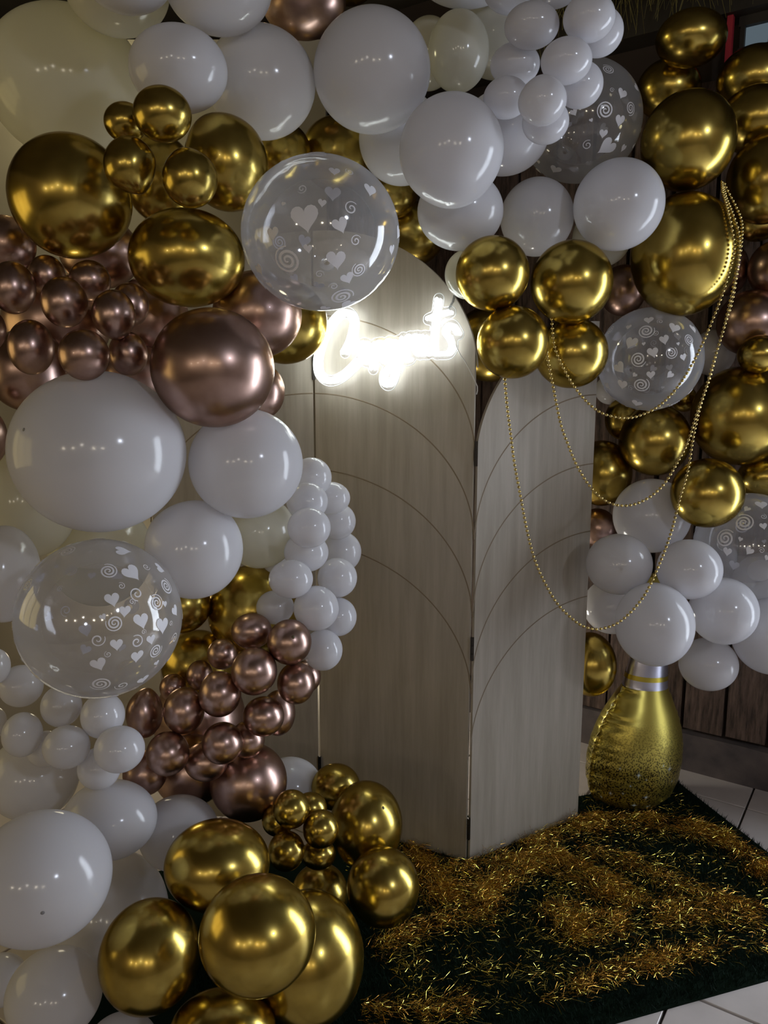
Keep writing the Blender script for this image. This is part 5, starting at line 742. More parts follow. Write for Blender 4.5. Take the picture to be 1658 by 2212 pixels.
# ------------------------------------------------------------------ bead strands
BEADS = {"A":[[0.429,2.0287,1.6272],[0.4294,2.0294,1.6253],[0.4297,2.0303,1.6239],[0.43,2.0311,1.6226],[0.4304,2.032,1.6212],[0.4307,2.0328,1.6195],[0.4312,2.0334,1.6171],[0.4318,2.0339,1.6137],[0.4326,2.0342,1.6092],[0.4334,2.0343,1.6032],[0.434,2.0341,1.5961],[0.4348,2.0338,1.5881],[0.4356,2.0334,1.5794],[0.4367,2.0329,1.5702],[0.4382,2.0323,1.5608],[0.4402,2.0318,1.5515],[0.4428,2.0313,1.5424],[0.4461,2.0307,1.5333],[0.4501,2.0301,1.5238],[0.4545,2.0295,1.514],[0.4595,2.0298,1.5042],[0.4649,2.0304,1.4944],[0.4704,2.0309,1.485],[0.4759,2.0316,1.4759],[0.4812,2.0323,1.4674],[0.4866,2.033,1.4594],[0.492,2.0338,1.4517],[0.4975,2.0346,1.4443],[0.5031,2.0354,1.4372],[0.5088,2.0362,1.4304],[0.5145,2.037,1.4239],[0.5203,2.0378,1.4177],[0.5262,2.0386,1.4119],[0.5321,2.0393,1.4063],[0.5379,2.0401,1.401],[0.5438,2.0408,1.3959],[0.5498,2.0415,1.3912],[0.5559,2.0422,1.3869],[0.5622,2.0429,1.3829],[0.5688,2.0436,1.3792],[0.5757,2.0444,1.3759],[0.5831,2.0451,1.3731],[0.5911,2.0458,1.3706],[0.5994,2.0465,1.3684],[0.6079,2.0473,1.3666],[0.6164,2.048,1.3652],[0.6247,2.0488,1.3641],[0.6327,2.0496,1.3634],[0.6401,2.0504,1.3631],[0.6469,2.0512,1.3631],[0.6533,2.0521,1.3635],[0.6595,2.053,1.3644],[0.6654,2.054,1.3656],[0.6712,2.0549,1.3671],[0.6769,2.056,1.3688],[0.6827,2.057,1.3708],[0.6887,2.058,1.3729],[0.6948,2.0591,1.3752],[0.7008,2.0601,1.3776],[0.7069,2.0612,1.3803],[0.713,2.0623,1.3832],[0.7191,2.0635,1.3864],[0.7251,2.0647,1.39],[0.7312,2.066,1.394],[0.7373,2.0674,1.3984],[0.7435,2.0688,1.4033],[0.7497,2.0703,1.4087],[0.756,2.0719,1.4146],[0.7623,2.0735,1.4208],[0.7685,2.0752,1.4273],[0.7746,2.0769,1.4339],[0.7804,2.0786,1.4405],[0.786,2.0802,1.4472],[0.7913,2.0819,1.4539],[0.7965,2.0836,1.4609],[0.8015,2.0854,1.4681],[0.8063,2.0871,1.4754],[0.811,2.0888,1.4827],[0.8154,2.0904,1.49],[0.8198,2.092,1.4971],[0.8239,2.0935,1.504],[0.8278,2.095,1.5106],[0.8313,2.0963,1.5169],[0.8346,2.0976,1.523],[0.8378,2.0988,1.5291],[0.8409,2.0999,1.5352],[0.8439,2.101,1.5416],[0.8471,2.1021,1.5483],[0.8504,2.1032,1.5554],[0.8538,2.1043,1.5632],[0.8574,2.1053,1.5714],[0.8611,2.1064,1.5801],[0.8647,2.1073,1.5889],[0.8682,2.1082,1.5978],[0.8716,2.1089,1.6064],[0.8748,2.1094,1.6146],[0.8776,2.1097,1.6223],[0.8801,2.1098,1.6293],[0.8823,2.1096,1.6357],[0.8843,2.1092,1.6417],[0.8861,2.1087,1.6476],[0.8877,2.108,1.6534],[0.8893,2.1072,1.6593],[0.891,2.1064,1.6655],[0.8926,2.1055,1.6722],[0.8943,2.1046,1.6794],[0.896,2.1036,1.6868],[0.8978,2.1025,1.6945],[0.8994,2.1014,1.7024],[0.901,2.1002,1.7103],[0.9025,2.0989,1.7183],[0.9038,2.0976,1.7261],[0.9049,2.0962,1.7338],[0.9059,2.0947,1.7415],[0.907,2.0933,1.7492],[0.9079,2.0918,1.757],[0.9088,2.0903,1.7647],[0.9096,2.0891,1.7724],[0.9103,2.0883,1.78],[0.9109,2.0878,1.7873],[0.9111,2.0874,1.7943],[0.9109,2.0872,1.8009],[0.9105,2.0869,1.807],[0.9098,2.0867,1.8129],[0.9088,2.0866,1.8186],[0.9077,2.0866,1.8243],[0.9065,2.0867,1.8302],[0.9053,2.0871,1.8363],[0.9041,2.088,1.8428],[0.903,2.0893,1.8499],[0.9017,2.0911,1.8575],[0.9006,2.0934,1.8655],[0.8995,2.0965,1.8737],[0.8988,2.1003,1.882],[0.8984,2.1049,1.8903],[0.8984,2.1104,1.8984],[0.899,2.1168,1.9062],[0.8998,2.1237,1.9137],[0.9005,2.1304,1.9208],[0.9012,2.1371,1.9277],[0.902,2.1438,1.9343],[0.9028,2.1504,1.9407],[0.9037,2.1569,1.9469],[0.9048,2.1634,1.953],[0.9061,2.1699,1.9589],[0.9077,2.1762,1.9647],[0.9095,2.1826,1.9701],[0.9115,2.1888,1.9754],[0.9136,2.195,1.9804],[0.9158,2.2012,1.9854],[0.918,2.2074,1.9904],[0.9202,2.2136,1.9955],[0.9222,2.2197,2.0006]],"B":[[0.406,1.9624,1.5483],[0.4069,1.9652,1.5452],[0.4077,1.9681,1.5423],[0.4085,1.971,1.5396],[0.4093,1.9739,1.5368],[0.4102,1.9767,1.5337],[0.4112,1.9794,1.5302],[0.4124,1.982,1.5259],[0.4139,1.9845,1.5208],[0.4156,1.9867,1.5145],[0.4176,1.9888,1.5073],[0.4197,1.9907,1.4993],[0.422,1.9925,1.4908],[0.4243,1.9943,1.4821],[0.4267,1.996,1.4734],[0.429,1.9977,1.465],[0.4311,1.9995,1.4573],[0.4331,2.0013,1.45],[0.4351,2.0031,1.4429],[0.4371,2.0048,1.436],[0.439,2.0066,1.4293],[0.4409,2.0082,1.4226],[0.4428,2.0098,1.4159],[0.4448,2.0113,1.4091],[0.4467,2.0127,1.4022],[0.4487,2.014,1.3953],[0.4506,2.0152,1.3882],[0.4525,2.0162,1.3811],[0.4543,2.0172,1.374],[0.4563,2.0181,1.367],[0.4583,2.0189,1.36],[0.4604,2.0197,1.3531],[0.4626,2.0204,1.3463],[0.4649,2.021,1.3397],[0.4673,2.0215,1.3333],[0.4698,2.022,1.3269],[0.4724,2.0224,1.3207],[0.4751,2.0227,1.3145],[0.4778,2.0229,1.3082],[0.4806,2.023,1.3018],[0.4834,2.0231,1.2953],[0.4862,2.023,1.2886],[0.4891,2.0229,1.2817],[0.4921,2.0226,1.2748],[0.4951,2.0224,1.2678],[0.4982,2.022,1.2609],[0.5014,2.0216,1.254],[0.5047,2.0212,1.2472],[0.5082,2.0208,1.2405],[0.5118,2.0204,1.2339],[0.5156,2.0199,1.2273],[0.5195,2.0194,1.2207],[0.5236,2.0189,1.2143],[0.5276,2.0184,1.2079],[0.5317,2.0179,1.2018],[0.5358,2.0174,1.196],[0.5399,2.017,1.1905],[0.5439,2.0166,1.1854],[0.5479,2.0162,1.1805],[0.5519,2.0159,1.1759],[0.556,2.0156,1.1715],[0.5601,2.0153,1.1673],[0.5642,2.0151,1.1634],[0.5684,2.0149,1.1597],[0.5727,2.0147,1.1562],[0.577,2.0145,1.153],[0.5815,2.0144,1.15],[0.586,2.0143,1.1473],[0.5906,2.0142,1.1447],[0.5952,2.0142,1.1424],[0.5998,2.0142,1.1404],[0.6044,2.0143,1.1386],[0.6091,2.0144,1.1371],[0.6137,2.0145,1.1358],[0.6184,2.0147,1.1348],[0.6232,2.0149,1.1341],[0.6279,2.0151,1.1336],[0.6326,2.0154,1.1333],[0.6374,2.0157,1.1332],[0.6421,2.0161,1.1333],[0.6467,2.0165,1.1336],[0.6514,2.0169,1.1341],[0.6559,2.0173,1.1347],[0.6605,2.0178,1.1356],[0.665,2.0183,1.1366],[0.6695,2.0188,1.1379],[0.6741,2.0194,1.1394],[0.6787,2.02,1.141],[0.6833,2.0207,1.1429],[0.688,2.0214,1.1451],[0.6928,2.0221,1.1474],[0.6977,2.0229,1.15],[0.7025,2.0237,1.1528],[0.7074,2.0246,1.1558],[0.7121,2.0255,1.1589],[0.7168,2.0264,1.1622],[0.7212,2.0273,1.1656],[0.7255,2.0283,1.1691],[0.7296,2.0292,1.1726],[0.7336,2.0302,1.1762],[0.7375,2.0312,1.1799],[0.7414,2.0323,1.1839],[0.7453,2.0334,1.1883],[0.7492,2.0346,1.193],[0.7532,2.0359,1.1981],[0.7573,2.0372,1.2037],[0.7615,2.0387,1.21],[0.7657,2.0402,1.2166],[0.7699,2.0418,1.2235],[0.7741,2.0434,1.2306],[0.7782,2.0451,1.2377],[0.7823,2.0467,1.2446],[0.7861,2.0482,1.2513],[0.7899,2.0498,1.2577],[0.7936,2.0513,1.2639],[0.7972,2.0527,1.2699],[0.8008,2.0542,1.276],[0.8043,2.0558,1.2821],[0.8076,2.0573,1.2885],[0.8109,2.0589,1.2952],[0.8142,2.0606,1.3023],[0.8172,2.0624,1.3099],[0.8201,2.0642,1.3178],[0.8229,2.0661,1.326],[0.8255,2.068,1.3345],[0.8282,2.07,1.3431],[0.831,2.072,1.3519],[0.8339,2.074,1.3606],[0.8369,2.0759,1.3694],[0.8401,2.0779,1.3781],[0.8435,2.0799,1.3867],[0.847,2.0818,1.3954],[0.8505,2.0838,1.4042],[0.854,2.0858,1.4131],[0.8576,2.0878,1.4223],[0.8612,2.0898,1.4318],[0.8646,2.0919,1.4416],[0.8681,2.0941,1.4521],[0.8716,2.0963,1.4631],[0.8752,2.0985,1.4745],[0.8787,2.1008,1.4862],[0.8821,2.103,1.4977],[0.8855,2.1051,1.5091],[0.8887,2.1071,1.5199],[0.8918,2.109,1.5301],[0.8947,2.1105,1.5395],[0.8975,2.112,1.5482],[0.9002,2.1133,1.5565],[0.9028,2.1145,1.5646],[0.9052,2.1155,1.5725],[0.9076,2.1165,1.5805],[0.9099,2.1174,1.5888],[0.9122,2.1183,1.5976],[0.9143,2.1191,1.6068],[0.9165,2.1199,1.6164],[0.9185,2.1206,1.6263],[0.9204,2.1212,1.6362],[0.9222,2.1216,1.6461],[0.9239,2.122,1.6558],[0.9254,2.122,1.6651],[0.9268,2.122,1.6739],[0.928,2.1216,1.6822],[0.9291,2.1211,1.69],[0.93,2.1204,1.6975],[0.9309,2.1196,1.7048],[0.9315,2.1185,1.712],[0.9321,2.1175,1.7191],[0.9325,2.1163,1.7264],[0.9329,2.1151,1.734],[0.9332,2.1139,1.7418],[0.9335,2.1127,1.7499],[0.9337,2.1114,1.7582],[0.9338,2.1101,1.7664],[0.9337,2.1087,1.7745],[0.9335,2.1074,1.7824],[0.9332,2.1061,1.79],[0.9329,2.1053,1.7972],[0.9326,2.1049,1.804],[0.9323,2.1048,1.8105],[0.932,2.1051,1.8168],[0.9317,2.1055,1.8228],[0.9312,2.106,1.8288],[0.9305,2.1066,1.8347],[0.9297,2.1073,1.8406],[0.9286,2.1081,1.8466],[0.9272,2.1089,1.8527],[0.9255,2.1096,1.8588],[0.9235,2.1105,1.8649],[0.9214,2.1116,1.871],[0.9195,2.1132,1.8771],[0.9177,2.1153,1.8833],[0.9163,2.1181,1.8895],[0.9154,2.1219,1.8958],[0.9149,2.1268,1.9022],[0.9149,2.133,1.909],[0.9149,2.1393,1.9157],[0.9148,2.1456,1.9223],[0.9148,2.1518,1.9288],[0.9149,2.158,1.9352],[0.9152,2.1641,1.9413],[0.9158,2.1702,1.9473],[0.9166,2.1763,1.9529],[0.9177,2.1823,1.9583],[0.919,2.1882,1.9634],[0.9203,2.1941,1.9684],[0.9218,2.2,1.9732],[0.9233,2.2059,1.9781],[0.9247,2.2118,1.9831],[0.926,2.2177,1.9882]],"K":[[0.2996,1.9511,1.4799],[0.3002,1.9531,1.4777],[0.3008,1.9553,1.4759],[0.3014,1.9574,1.4742],[0.302,1.9596,1.4725],[0.3026,1.9617,1.4704],[0.3033,1.9638,1.4677],[0.3041,1.9657,1.4642],[0.3049,1.9674,1.4594],[0.3059,1.9689,1.4533],[0.3069,1.9703,1.446],[0.308,1.9715,1.4377],[0.3091,1.9726,1.4288],[0.3103,1.9737,1.4196],[0.3115,1.9748,1.4104],[0.3128,1.976,1.4015],[0.3141,1.9772,1.3931],[0.3154,1.9786,1.3855],[0.3167,1.9801,1.3781],[0.318,1.9816,1.371],[0.3194,1.9831,1.364],[0.3208,1.9846,1.3568],[0.3222,1.9859,1.3493],[0.3237,1.9873,1.3414],[0.3252,1.9884,1.333],[0.3267,1.9895,1.324],[0.3282,1.9904,1.3146],[0.3297,1.9913,1.3049],[0.3312,1.992,1.2948],[0.3329,1.9927,1.2845],[0.3346,1.9932,1.2739],[0.3365,1.9937,1.2629],[0.3385,1.994,1.2518],[0.3407,1.9941,1.24],[0.3432,1.9941,1.2277],[0.3459,1.9939,1.2148],[0.3486,1.9936,1.2018],[0.3514,1.9932,1.1888],[0.3541,1.9928,1.176],[0.3567,1.9924,1.1637],[0.3591,1.992,1.1522],[0.3613,1.9917,1.1414],[0.3634,1.9914,1.1311],[0.3654,1.9911,1.1212],[0.3674,1.9907,1.1116],[0.3693,1.9903,1.1022],[0.3712,1.9899,1.093],[0.3733,1.9894,1.0837],[0.3754,1.9888,1.0744],[0.3777,1.9882,1.065],[0.3799,1.9875,1.0557],[0.3822,1.9868,1.0464],[0.3845,1.986,1.0372],[0.3869,1.9852,1.0282],[0.3894,1.9844,1.0193],[0.3921,1.9836,1.0105],[0.3949,1.9828,1.002],[0.3978,1.982,0.9938],[0.4007,1.9813,0.9859],[0.4038,1.9805,0.9781],[0.407,1.9798,0.9705],[0.4103,1.979,0.963],[0.4138,1.9782,0.9555],[0.4175,1.9774,0.948],[0.4214,1.9766,0.9403],[0.4255,1.9757,0.9324],[0.4298,1.9747,0.9242],[0.4344,1.9738,0.916],[0.4391,1.9728,0.9078],[0.4439,1.9718,0.8997],[0.4489,1.9709,0.892],[0.4538,1.9701,0.8846],[0.4588,1.9693,0.8778],[0.4639,1.9686,0.8714],[0.4692,1.9679,0.8654],[0.4746,1.9673,0.8597],[0.48,1.9667,0.8543],[0.4855,1.9662,0.8493],[0.4908,1.9657,0.8446],[0.4958,1.9653,0.8402],[0.5006,1.9649,0.8361],[0.505,1.9646,0.8325],[0.5091,1.9644,0.8292],[0.513,1.9642,0.8264],[0.5168,1.9641,0.8238],[0.5205,1.964,0.8215],[0.5243,1.9639,0.8194],[0.5282,1.9639,0.8176],[0.5324,1.9638,0.8158],[0.5367,1.9638,0.8142],[0.541,1.9639,0.8127],[0.5454,1.9639,0.8114],[0.5498,1.964,0.8104],[0.5544,1.9642,0.8096],[0.5592,1.9643,0.8091],[0.5641,1.9646,0.8089],[0.5693,1.9649,0.8091],[0.5747,1.9652,0.8096],[0.5805,1.9656,0.8104],[0.5865,1.9661,0.8116],[0.5926,1.9666,0.813],[0.5988,1.9672,0.8147],[0.605,1.9678,0.8168],[0.6109,1.9685,0.8191],[0.6167,1.9692,0.8218],[0.6222,1.97,0.8248],[0.6277,1.9708,0.8281],[0.633,1.9717,0.8318],[0.6383,1.9726,0.8358],[0.6435,1.9736,0.84],[0.6486,1.9747,0.8445],[0.6537,1.9757,0.8491],[0.6587,1.9768,0.8539],[0.6637,1.978,0.8589],[0.6687,1.9792,0.8642],[0.6737,1.9804,0.8698],[0.6786,1.9817,0.8755],[0.6833,1.983,0.8814],[0.688,1.9843,0.8874],[0.6924,1.9856,0.8934],[0.6966,1.9869,0.8995],[0.7004,1.9882,0.9055],[0.704,1.9896,0.9116],[0.7074,1.9909,0.9178],[0.7107,1.9923,0.924],[0.7138,1.9937,0.9304],[0.717,1.9951,0.9369],[0.7201,1.9966,0.9436],[0.7234,1.9981,0.9505],[0.7268,1.9996,0.9577],[0.7303,2.0012,0.9651],[0.7338,2.0028,0.9727],[0.7372,2.0045,0.9804],[0.7407,2.0061,0.9882],[0.744,2.0078,0.9961],[0.7473,2.0095,1.0039],[0.7505,2.0111,1.0116],[0.7535,2.0127,1.0192],[0.7564,2.0144,1.0268],[0.7593,2.016,1.0343],[0.762,2.0176,1.0418],[0.7647,2.0193,1.0495],[0.7674,2.021,1.0572],[0.77,2.0227,1.0652],[0.7727,2.0244,1.0734],[0.7752,2.0262,1.0818],[0.7776,2.0281,1.0904],[0.7799,2.0299,1.0991],[0.7822,2.0318,1.108],[0.7846,2.0337,1.117],[0.787,2.0357,1.1262],[0.7895,2.0376,1.1355],[0.7922,2.0396,1.1451],[0.7951,2.0417,1.1549],[0.7983,2.0438,1.1649],[0.8016,2.0459,1.1752],[0.805,2.0481,1.1856],[0.8083,2.0502,1.1961],[0.8115,2.0524,1.2066],[0.8145,2.0546,1.217],[0.8171,2.0567,1.2272],[0.8194,2.0588,1.2372],[0.8213,2.0609,1.2472],[0.823,2.063,1.2571],[0.8245,2.0651,1.267],[0.826,2.0672,1.2769],[0.8276,2.0693,1.2869],[0.8294,2.0714,1.2969],[0.8313,2.0735,1.307],[0.8335,2.0756,1.3172],[0.8358,2.0778,1.3276],[0.8381,2.08,1.338],[0.8406,2.0821,1.3485],[0.8431,2.0843,1.359],[0.8458,2.0864,1.3694],[0.8485,2.0886,1.3797],[0.8514,2.0906,1.3899],[0.8545,2.0927,1.3999],[0.8579,2.0947,1.4097],[0.8614,2.0967,1.4195],[0.865,2.0987,1.4292],[0.8686,2.1006,1.4389],[0.8722,2.1025,1.4485],[0.8756,2.1044,1.4582],[0.8788,2.1063,1.468],[0.8818,2.1081,1.4779],[0.8846,2.11,1.4878],[0.8873,2.1118,1.4979],[0.89,2.1135,1.5079],[0.8926,2.1152,1.5178],[0.8951,2.1168,1.5276],[0.8977,2.1184,1.5372],[0.9002,2.1197,1.5464],[0.9028,2.121,1.5555],[0.9054,2.1221,1.5643],[0.9079,2.1232,1.5729],[0.9104,2.1241,1.5813],[0.9128,2.1249,1.5896],[0.9152,2.1255,1.5978],[0.9174,2.1261,1.6059],[0.9195,2.1265,1.6139],[0.9216,2.1268,1.6217],[0.9235,2.1268,1.6292],[0.9255,2.1268,1.6364],[0.9272,2.1265,1.6436],[0.9289,2.1262,1.6508],[0.9304,2.1258,1.6582],[0.9318,2.1253,1.666],[0.933,2.1248,1.6742],[0.9341,2.1243,1.6831],[0.935,2.1237,1.6924],[0.9358,2.1231,1.7021],[0.9365,2.1224,1.712],[0.9371,2.1217,1.7219],[0.9375,2.1208,1.7316],[0.9379,2.1198,1.741],[0.9383,2.1187,1.7499],[0.9385,2.1175,1.7583],[0.9388,2.1162,1.7664],[0.939,2.1149,1.7743],[0.9391,2.1135,1.782],[0.9395,2.1129,1.7897],[0.9401,2.113,1.7974],[0.9408,2.1137,1.8051],[0.9416,2.115,1.8129],[0.9427,2.1172,1.8209],[0.9443,2.1207,1.8293],[0.9465,2.1258,1.8379],[0.9485,2.1308,1.8464],[0.9504,2.1358,1.8548],[0.9519,2.1407,1.8629],[0.9532,2.1456,1.8708],[0.954,2.1502,1.8782],[0.9544,2.1548,1.8851],[0.9543,2.1591,1.8917],[0.9539,2.1633,1.8979],[0.9532,2.1673,1.9038],[0.9522,2.1713,1.9096],[0.9511,2.1749,1.9152],[0.9499,2.1786,1.9207],[0.9487,2.182,1.9262],[0.9475,2.1854,1.9318],[0.9459,2.1885,1.9373],[0.9442,2.1916,1.9427],[0.9423,2.1944,1.948],[0.9405,2.1972,1.9531],[0.9387,2.1997,1.958],[0.9371,2.2022,1.9627],[0.9356,2.2044,1.9671],[0.9345,2.2066,1.9711],[0.9334,2.2085,1.9748],[0.9325,2.2104,1.9783],[0.9317,2.2121,1.9816],[0.931,2.2138,1.9848],[0.9302,2.2155,1.9879],[0.9294,2.2171,1.9911],[0.9286,2.2187,1.9944]]}
BLAB = {'A': 'shortest of the three gold bead strands, looping under the clear heart balloon',
        'B': 'middle one of the three gold bead strands, looping over the white balloon',
        'K': 'longest of the three gold bead strands, hanging in front of the right screen panel'}
bm = bmesh.new(); bmesh.ops.create_icosphere(bm, subdivisions=2, radius=.0042)
for fc in bm.faces: fc.smooth = True
bead_me = bpy.data.meshes.new('bead'); bm.to_mesh(bead_me); bm.free(); bead_me.materials.append(M['bead'])
for k, pts in BEADS.items():
    pts = [Vector(p) for p in pts]
    root = tag(empty('bead_garland', pts[0]), BLAB[k], 'bead strand')
    v = []; f = []; tube(v, f, [p - pts[0] for p in pts], .0008, 5)
    from_lists('thread', v, f, M['thread'], root, True)
    step = .0118; acc = 0.0
    for a, b in zip(pts[:-1], pts[1:]):
        l = (b - a).length
        while acc < l:
            o = link('bead', bead_me, None, root); o.location = a.lerp(b, acc / l) - pts[0]; acc += step
        acc -= l

# ------------------------------------------------------------------ bottle balloon
BB = Vector((.858, 2.50, .010))
bottle = tag(empty('bottle_balloon', BB), 'gold foil champagne bottle balloon with silver collar standing on the mat', 'foil balloon')
bottle.rotation_euler = (math.radians(0), math.radians(6.5), math.radians(26))
PB = [(0, .01), (.07, .0), (.128, .012), (.165, .045), (.184, .10), (.188, .17), (.180, .235), (.158, .30), (.130, .355), (.105, .395), (.09, .42)]
PC = [(.09, .42), (.0885, .426), (.081, .475), (.074, .515)]
PN = [(.074, .515), (.062, .56), (.052, .62), (.046, .70), (.046, .76), (.050, .77), (.046, .80), (.02, .82), (0, .822)]
def dense(pr, k):
    o = []
    for (a, b), (c, d) in zip(pr[:-1], pr[1:]):
        for q in range(k): t = q / k; o.append((a + (c - a) * t, b + (d - b) * t))
    return o + [pr[-1]]
def smooth_prof(pr):
    for _ in range(2):
        pr = [pr[0]] + [p for a, b in zip(pr[:-1], pr[1:]) for p in ((a[0] * .75 + b[0] * .25, a[1] * .75 + b[1] * .25), (a[0] * .25 + b[0] * .75, a[1] * .25 + b[1] * .75))] + [pr[-1]]
    return pr
def foil(pr, name, m, off=0, flat=.68, crease=.006, seg=96):
    v = []; f = []
    for i, (w, z) in enumerate(pr):
        for k in range(seg):
            a = 2 * math.pi * k / seg; ca, sa = math.cos(a), math.sin(a)
            side = abs(ca) ** 6
            wr = 1 + (crease / max(w, .03)) * side * math.sin(z * 170 + 2 * math.sin(z * 60)) if w > .02 else 1
            v.append(((w + off) * ca * wr, (w + off) * flat * sa * (1 - .12 * side), z))
        if i:
            for k in range(seg): a = (i - 1) * seg; f.append((a + k, a + (k + 1) % seg, a + seg + (k + 1) % seg, a + seg + k))
    return from_lists(name, v, f, m, bottle, True)
foil(smooth_prof(dense(PB, 2)), 'body', M['bottle_gold'])
foil(dense(PC, 3), 'collar', M['bottle_silver'], .0006, crease=.001)
foil([(.0850, .449), (.0845, .453), (.0832, .461), (.0826, .465)], 'collar_stripe', M['bottle_stripe'], .002, crease=.0)
foil(smooth_prof(dense(PN, 2)), 'neck', M['bottle_gold'], crease=.001)
for s in (-1, 1):
    v = []; f = []
    pr = dense(PB[2:], 8)
    for i, (w, z) in enumerate(pr):
        c = .003 * math.sin(z * 230); x = (w - .004) * s
        v += [(x, -.0006 + c * .4, z), (x + .017 * s, c, z), (x + .017 * s, c + .001, z), (x, .0006 + c * .4, z)]
        if i: b = 4 * i; f += [(b - 4, b - 3, b + 1, b), (b - 3, b - 2, b + 2, b + 1), (b - 2, b - 1, b + 3, b + 2)]
    from_lists('seam_flange', v, f, M['bottle_seam'], bottle)
# printed star sparkles on the glitter zone
v = []; f = []; rng = random.Random(5)
pb = dense(PB, 6)
for a, z, s in ((-1.62, .155, .016), (-.95, .17, .018), (-1.12, .185, .010), (-1.38, .075, .015), (-2.15, .075, .012), (-1.88, .085, .009), (-1.6, .04, .014), (-2.4, .05, .010), (-1.2, .03, .011), (-2.0, .17, .009), (-1.45, .14, .008), (-.8, .12, .009), (-1.75, .115, .007)):
    a -= .45
    w = min(pb, key=lambda q: abs(q[1] - z) + (0 if q[0] > .1 else 1))[0] + .0016
    pos = lambda da, dz: (( (min(pb, key=lambda q: abs(q[1] - z - dz) + (0 if q[0] > .1 else 1))[0] + .0022) * math.cos(a + da / w)), -abs((min(pb, key=lambda q: abs(q[1] - z - dz) + (0 if q[0] > .1 else 1))[0] + .0022) * .68 * math.sin(a + da / w)), z + dz)
    b = len(v); v.append(pos(0, 0))
    for q in range(16):
        r = s * (1.0 if q % 4 == 0 else (.6 if q % 2 == 0 else .16)); t = q * math.pi / 8
        v.append(pos(r * math.cos(t), r * math.sin(t)))
    for q in range(16): f.append((b, b + 1 + q, b + 1 + (q + 1) % 16))
from_lists('sparkle_print', v, f, M['sparkle'], bottle)

# ------------------------------------------------------------------ turf mat, tinsel
MA = Vector((.955, .297, 0)).normalized(); MB_ = Vector((-.267, .964, 0)).normalized()
MC = Vector((1.314, 1.794, 0))
matt = tag(empty('turf_mat', MC), 'dark green artificial grass mat under the screen, covered with gold tinsel', 'mat')
bm = bmesh.new(); add_box(bm, MA * -1.0 + MB_ * .445 + Z3 * .003, 2.0, .89, .006, MA, MB_, Z3)
from_bm('mat_base', bm, M['turf_base'], matt)
rng = random.Random(11)
v = []; f = []
for k in range(70000):
    a = rng.uniform(0, 1.75); b = rng.uniform(0, .89)
    p = MA * -a + MB_ * b + Z3 * .005
    if a > 1.2 and b > .6: continue
    l = rng.uniform(.012, .024); d = Vector((rng.gauss(0, .5), rng.gauss(0, .5), 1)).normalized() * l
    w = Vector((rng.uniform(-1, 1), rng.uniform(-1, 1), 0)).normalized() * .0011
    q = len(v); v += [p - w, p + w, p + d]; f.append((q, q + 1, q + 2))
g = from_lists('grass_blades', v, f, M['turf'], matt); g['kind'] = 'stuff'
BANDS = [[[[0.088,2.187],[0.174,1.99],[0.277,1.97],[0.394,2.118],[0.525,2.141],[0.636,2.031],[0.691,1.951]],0.05,9],[[[0.453,2.211],[0.611,2.326],[0.71,2.353],[0.88,2.353],[1.018,2.313],[1.087,2.261],[1.136,2.118],[1.165,2.011]],0.045,6],[[[0.607,2.187],[0.737,2.141],[0.838,2.031],[0.952,1.951],[1.051,1.894]],0.03,3],[[[-0.034,1.74],[0.038,1.806],[0.152,1.876],[0.28,1.894]],0.03,2.5],[[[0.453,1.931],[0.516,1.823],[0.625,1.858],[0.794,1.913],[0.978,1.894]],0.045,4],[[[-0.042,1.567],[0.076,1.554],[0.185,1.58]],0.03,3],[[[0.39,1.58],[0.469,1.635],[0.537,1.679],[0.661,1.709],[0.796,1.756]],0.03,2.5],[[[0.651,1.748],[0.862,1.772],[0.992,1.772]],0.02,1],[[[0.184,2.118],[0.251,2.096],[0.362,2.187]],0.03,1.5],[[[0.514,1.97],[0.547,1.894],[0.553,1.823]],0.05,2.5]]
def in_mat(p, m=.03):
    r = Vector((p[0], p[1], 0)) - MC; a = -r.dot(MA); b = r.dot(MB_)
    return m < a < 1.95 and m < b < .87
def front_of_screen(p):
    p = Vector((p[0], p[1], 0)); r = p - HX
    for e, n in ((DCV, NC), (DRV, NR)):
        u = r.dot(e)
        if 0 <= u < .53 and r.dot(n) < .012: return False
    if p.x < .257 and (p - HX).dot(NC) < .012: return False
    return True
spots = []
tot = sum(w * sum((Vector(a) - Vector(b)).length for a, b in zip(pl[:-1], pl[1:])) for pl, _, w in BANDS)
NT = 34000
from mathutils import noise
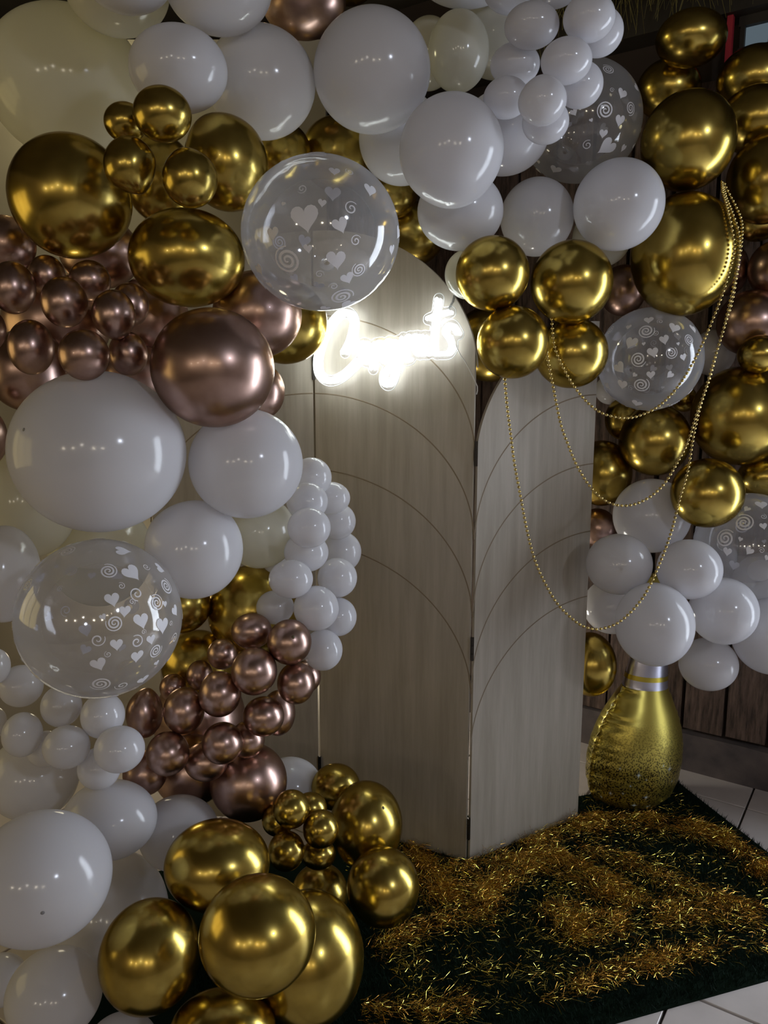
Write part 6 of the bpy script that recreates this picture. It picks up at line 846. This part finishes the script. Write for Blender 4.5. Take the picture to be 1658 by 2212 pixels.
for pl, wd, wt in BANDS:
    for a, b in zip(pl[:-1], pl[1:]):
        a2, b2 = Vector(a), Vector(b); n = int(NT * wt * (b2 - a2).length / tot)
        ang = math.atan2(b2.y - a2.y, b2.x - a2.x)
        for _ in range(n):
            t = rng.uniform(-.15, 1.15); q = a2.lerp(b2, t); off = rng.gauss(0, wd * .62)
            x, y = q.x - math.sin(ang) * off, q.y + math.cos(ang) * off
            if noise.noise(Vector((x * 11, y * 16, 3))) < rng.uniform(-.55, .15): continue
            spots.append((x, y, max(0, 1 - abs(off) / wd / 1.3), ang, 0 if rng.random() < .72 else 1))
for _ in range(15000):
    a = rng.uniform(.03, 1.3); b = rng.uniform(.03, .86); p = MC - MA * a + MB_ * b
    edge = min(1, a / .35) * min(1, b / .2)
    if rng.random() > .15 + .85 * edge or noise.noise(Vector((p.x * 9, p.y * 22, 7))) < rng.uniform(-.5, .35): continue
    spots.append((p.x, p.y, .12, rng.gauss(.25, .35), 1 if rng.random() < .85 else 0))
v = []; f = []; mi = []
for x, y, h, ang, kd in spots:
    if not in_mat((x, y), .03 + .03 * rng.random()) or not front_of_screen((x, y)): continue
    z = .016 + rng.random() ** 1.5 * (.006 + .028 * h)
    yaw = ang + rng.gauss(0, .7); l = rng.uniform(.012, .046); bend = rng.gauss(0, .6); tilt = rng.gauss(0, .3); w = rng.uniform(.0002, .00055)
    if kd and rng.random() < .12: w *= 1.9; l *= .6
    p = Vector((x, y, z)); tw = rng.uniform(0, 3.14)
    q = len(v)
    for s in range(3):
        d = Vector((math.cos(yaw) * math.cos(tilt), math.sin(yaw) * math.cos(tilt), math.sin(tilt)))
        sd = Vector((-math.sin(yaw), math.cos(yaw), 0)); nn = d.cross(sd); ww = sd * math.cos(tw) + nn * math.sin(tw)
        v += [p - ww * w, p + ww * w]
        p = p + d * (l / 2); p.z = max(p.z, .010); yaw += bend; tw += rng.gauss(0, .9); tilt -= abs(rng.gauss(0, .25))
    f += [(q, q + 1, q + 3, q + 2), (q + 2, q + 3, q + 5, q + 4)]; mi += [kd, kd]
tn = from_lists('tinsel', v, f, M['tinsel_copper'])
tn.data.materials.append(M['tinsel'])
tn.data.polygons.foreach_set('material_index', mi)
tag(tn, 'shredded gold tinsel strewn in wavy heaps over the green mat', 'tinsel', kind='stuff')
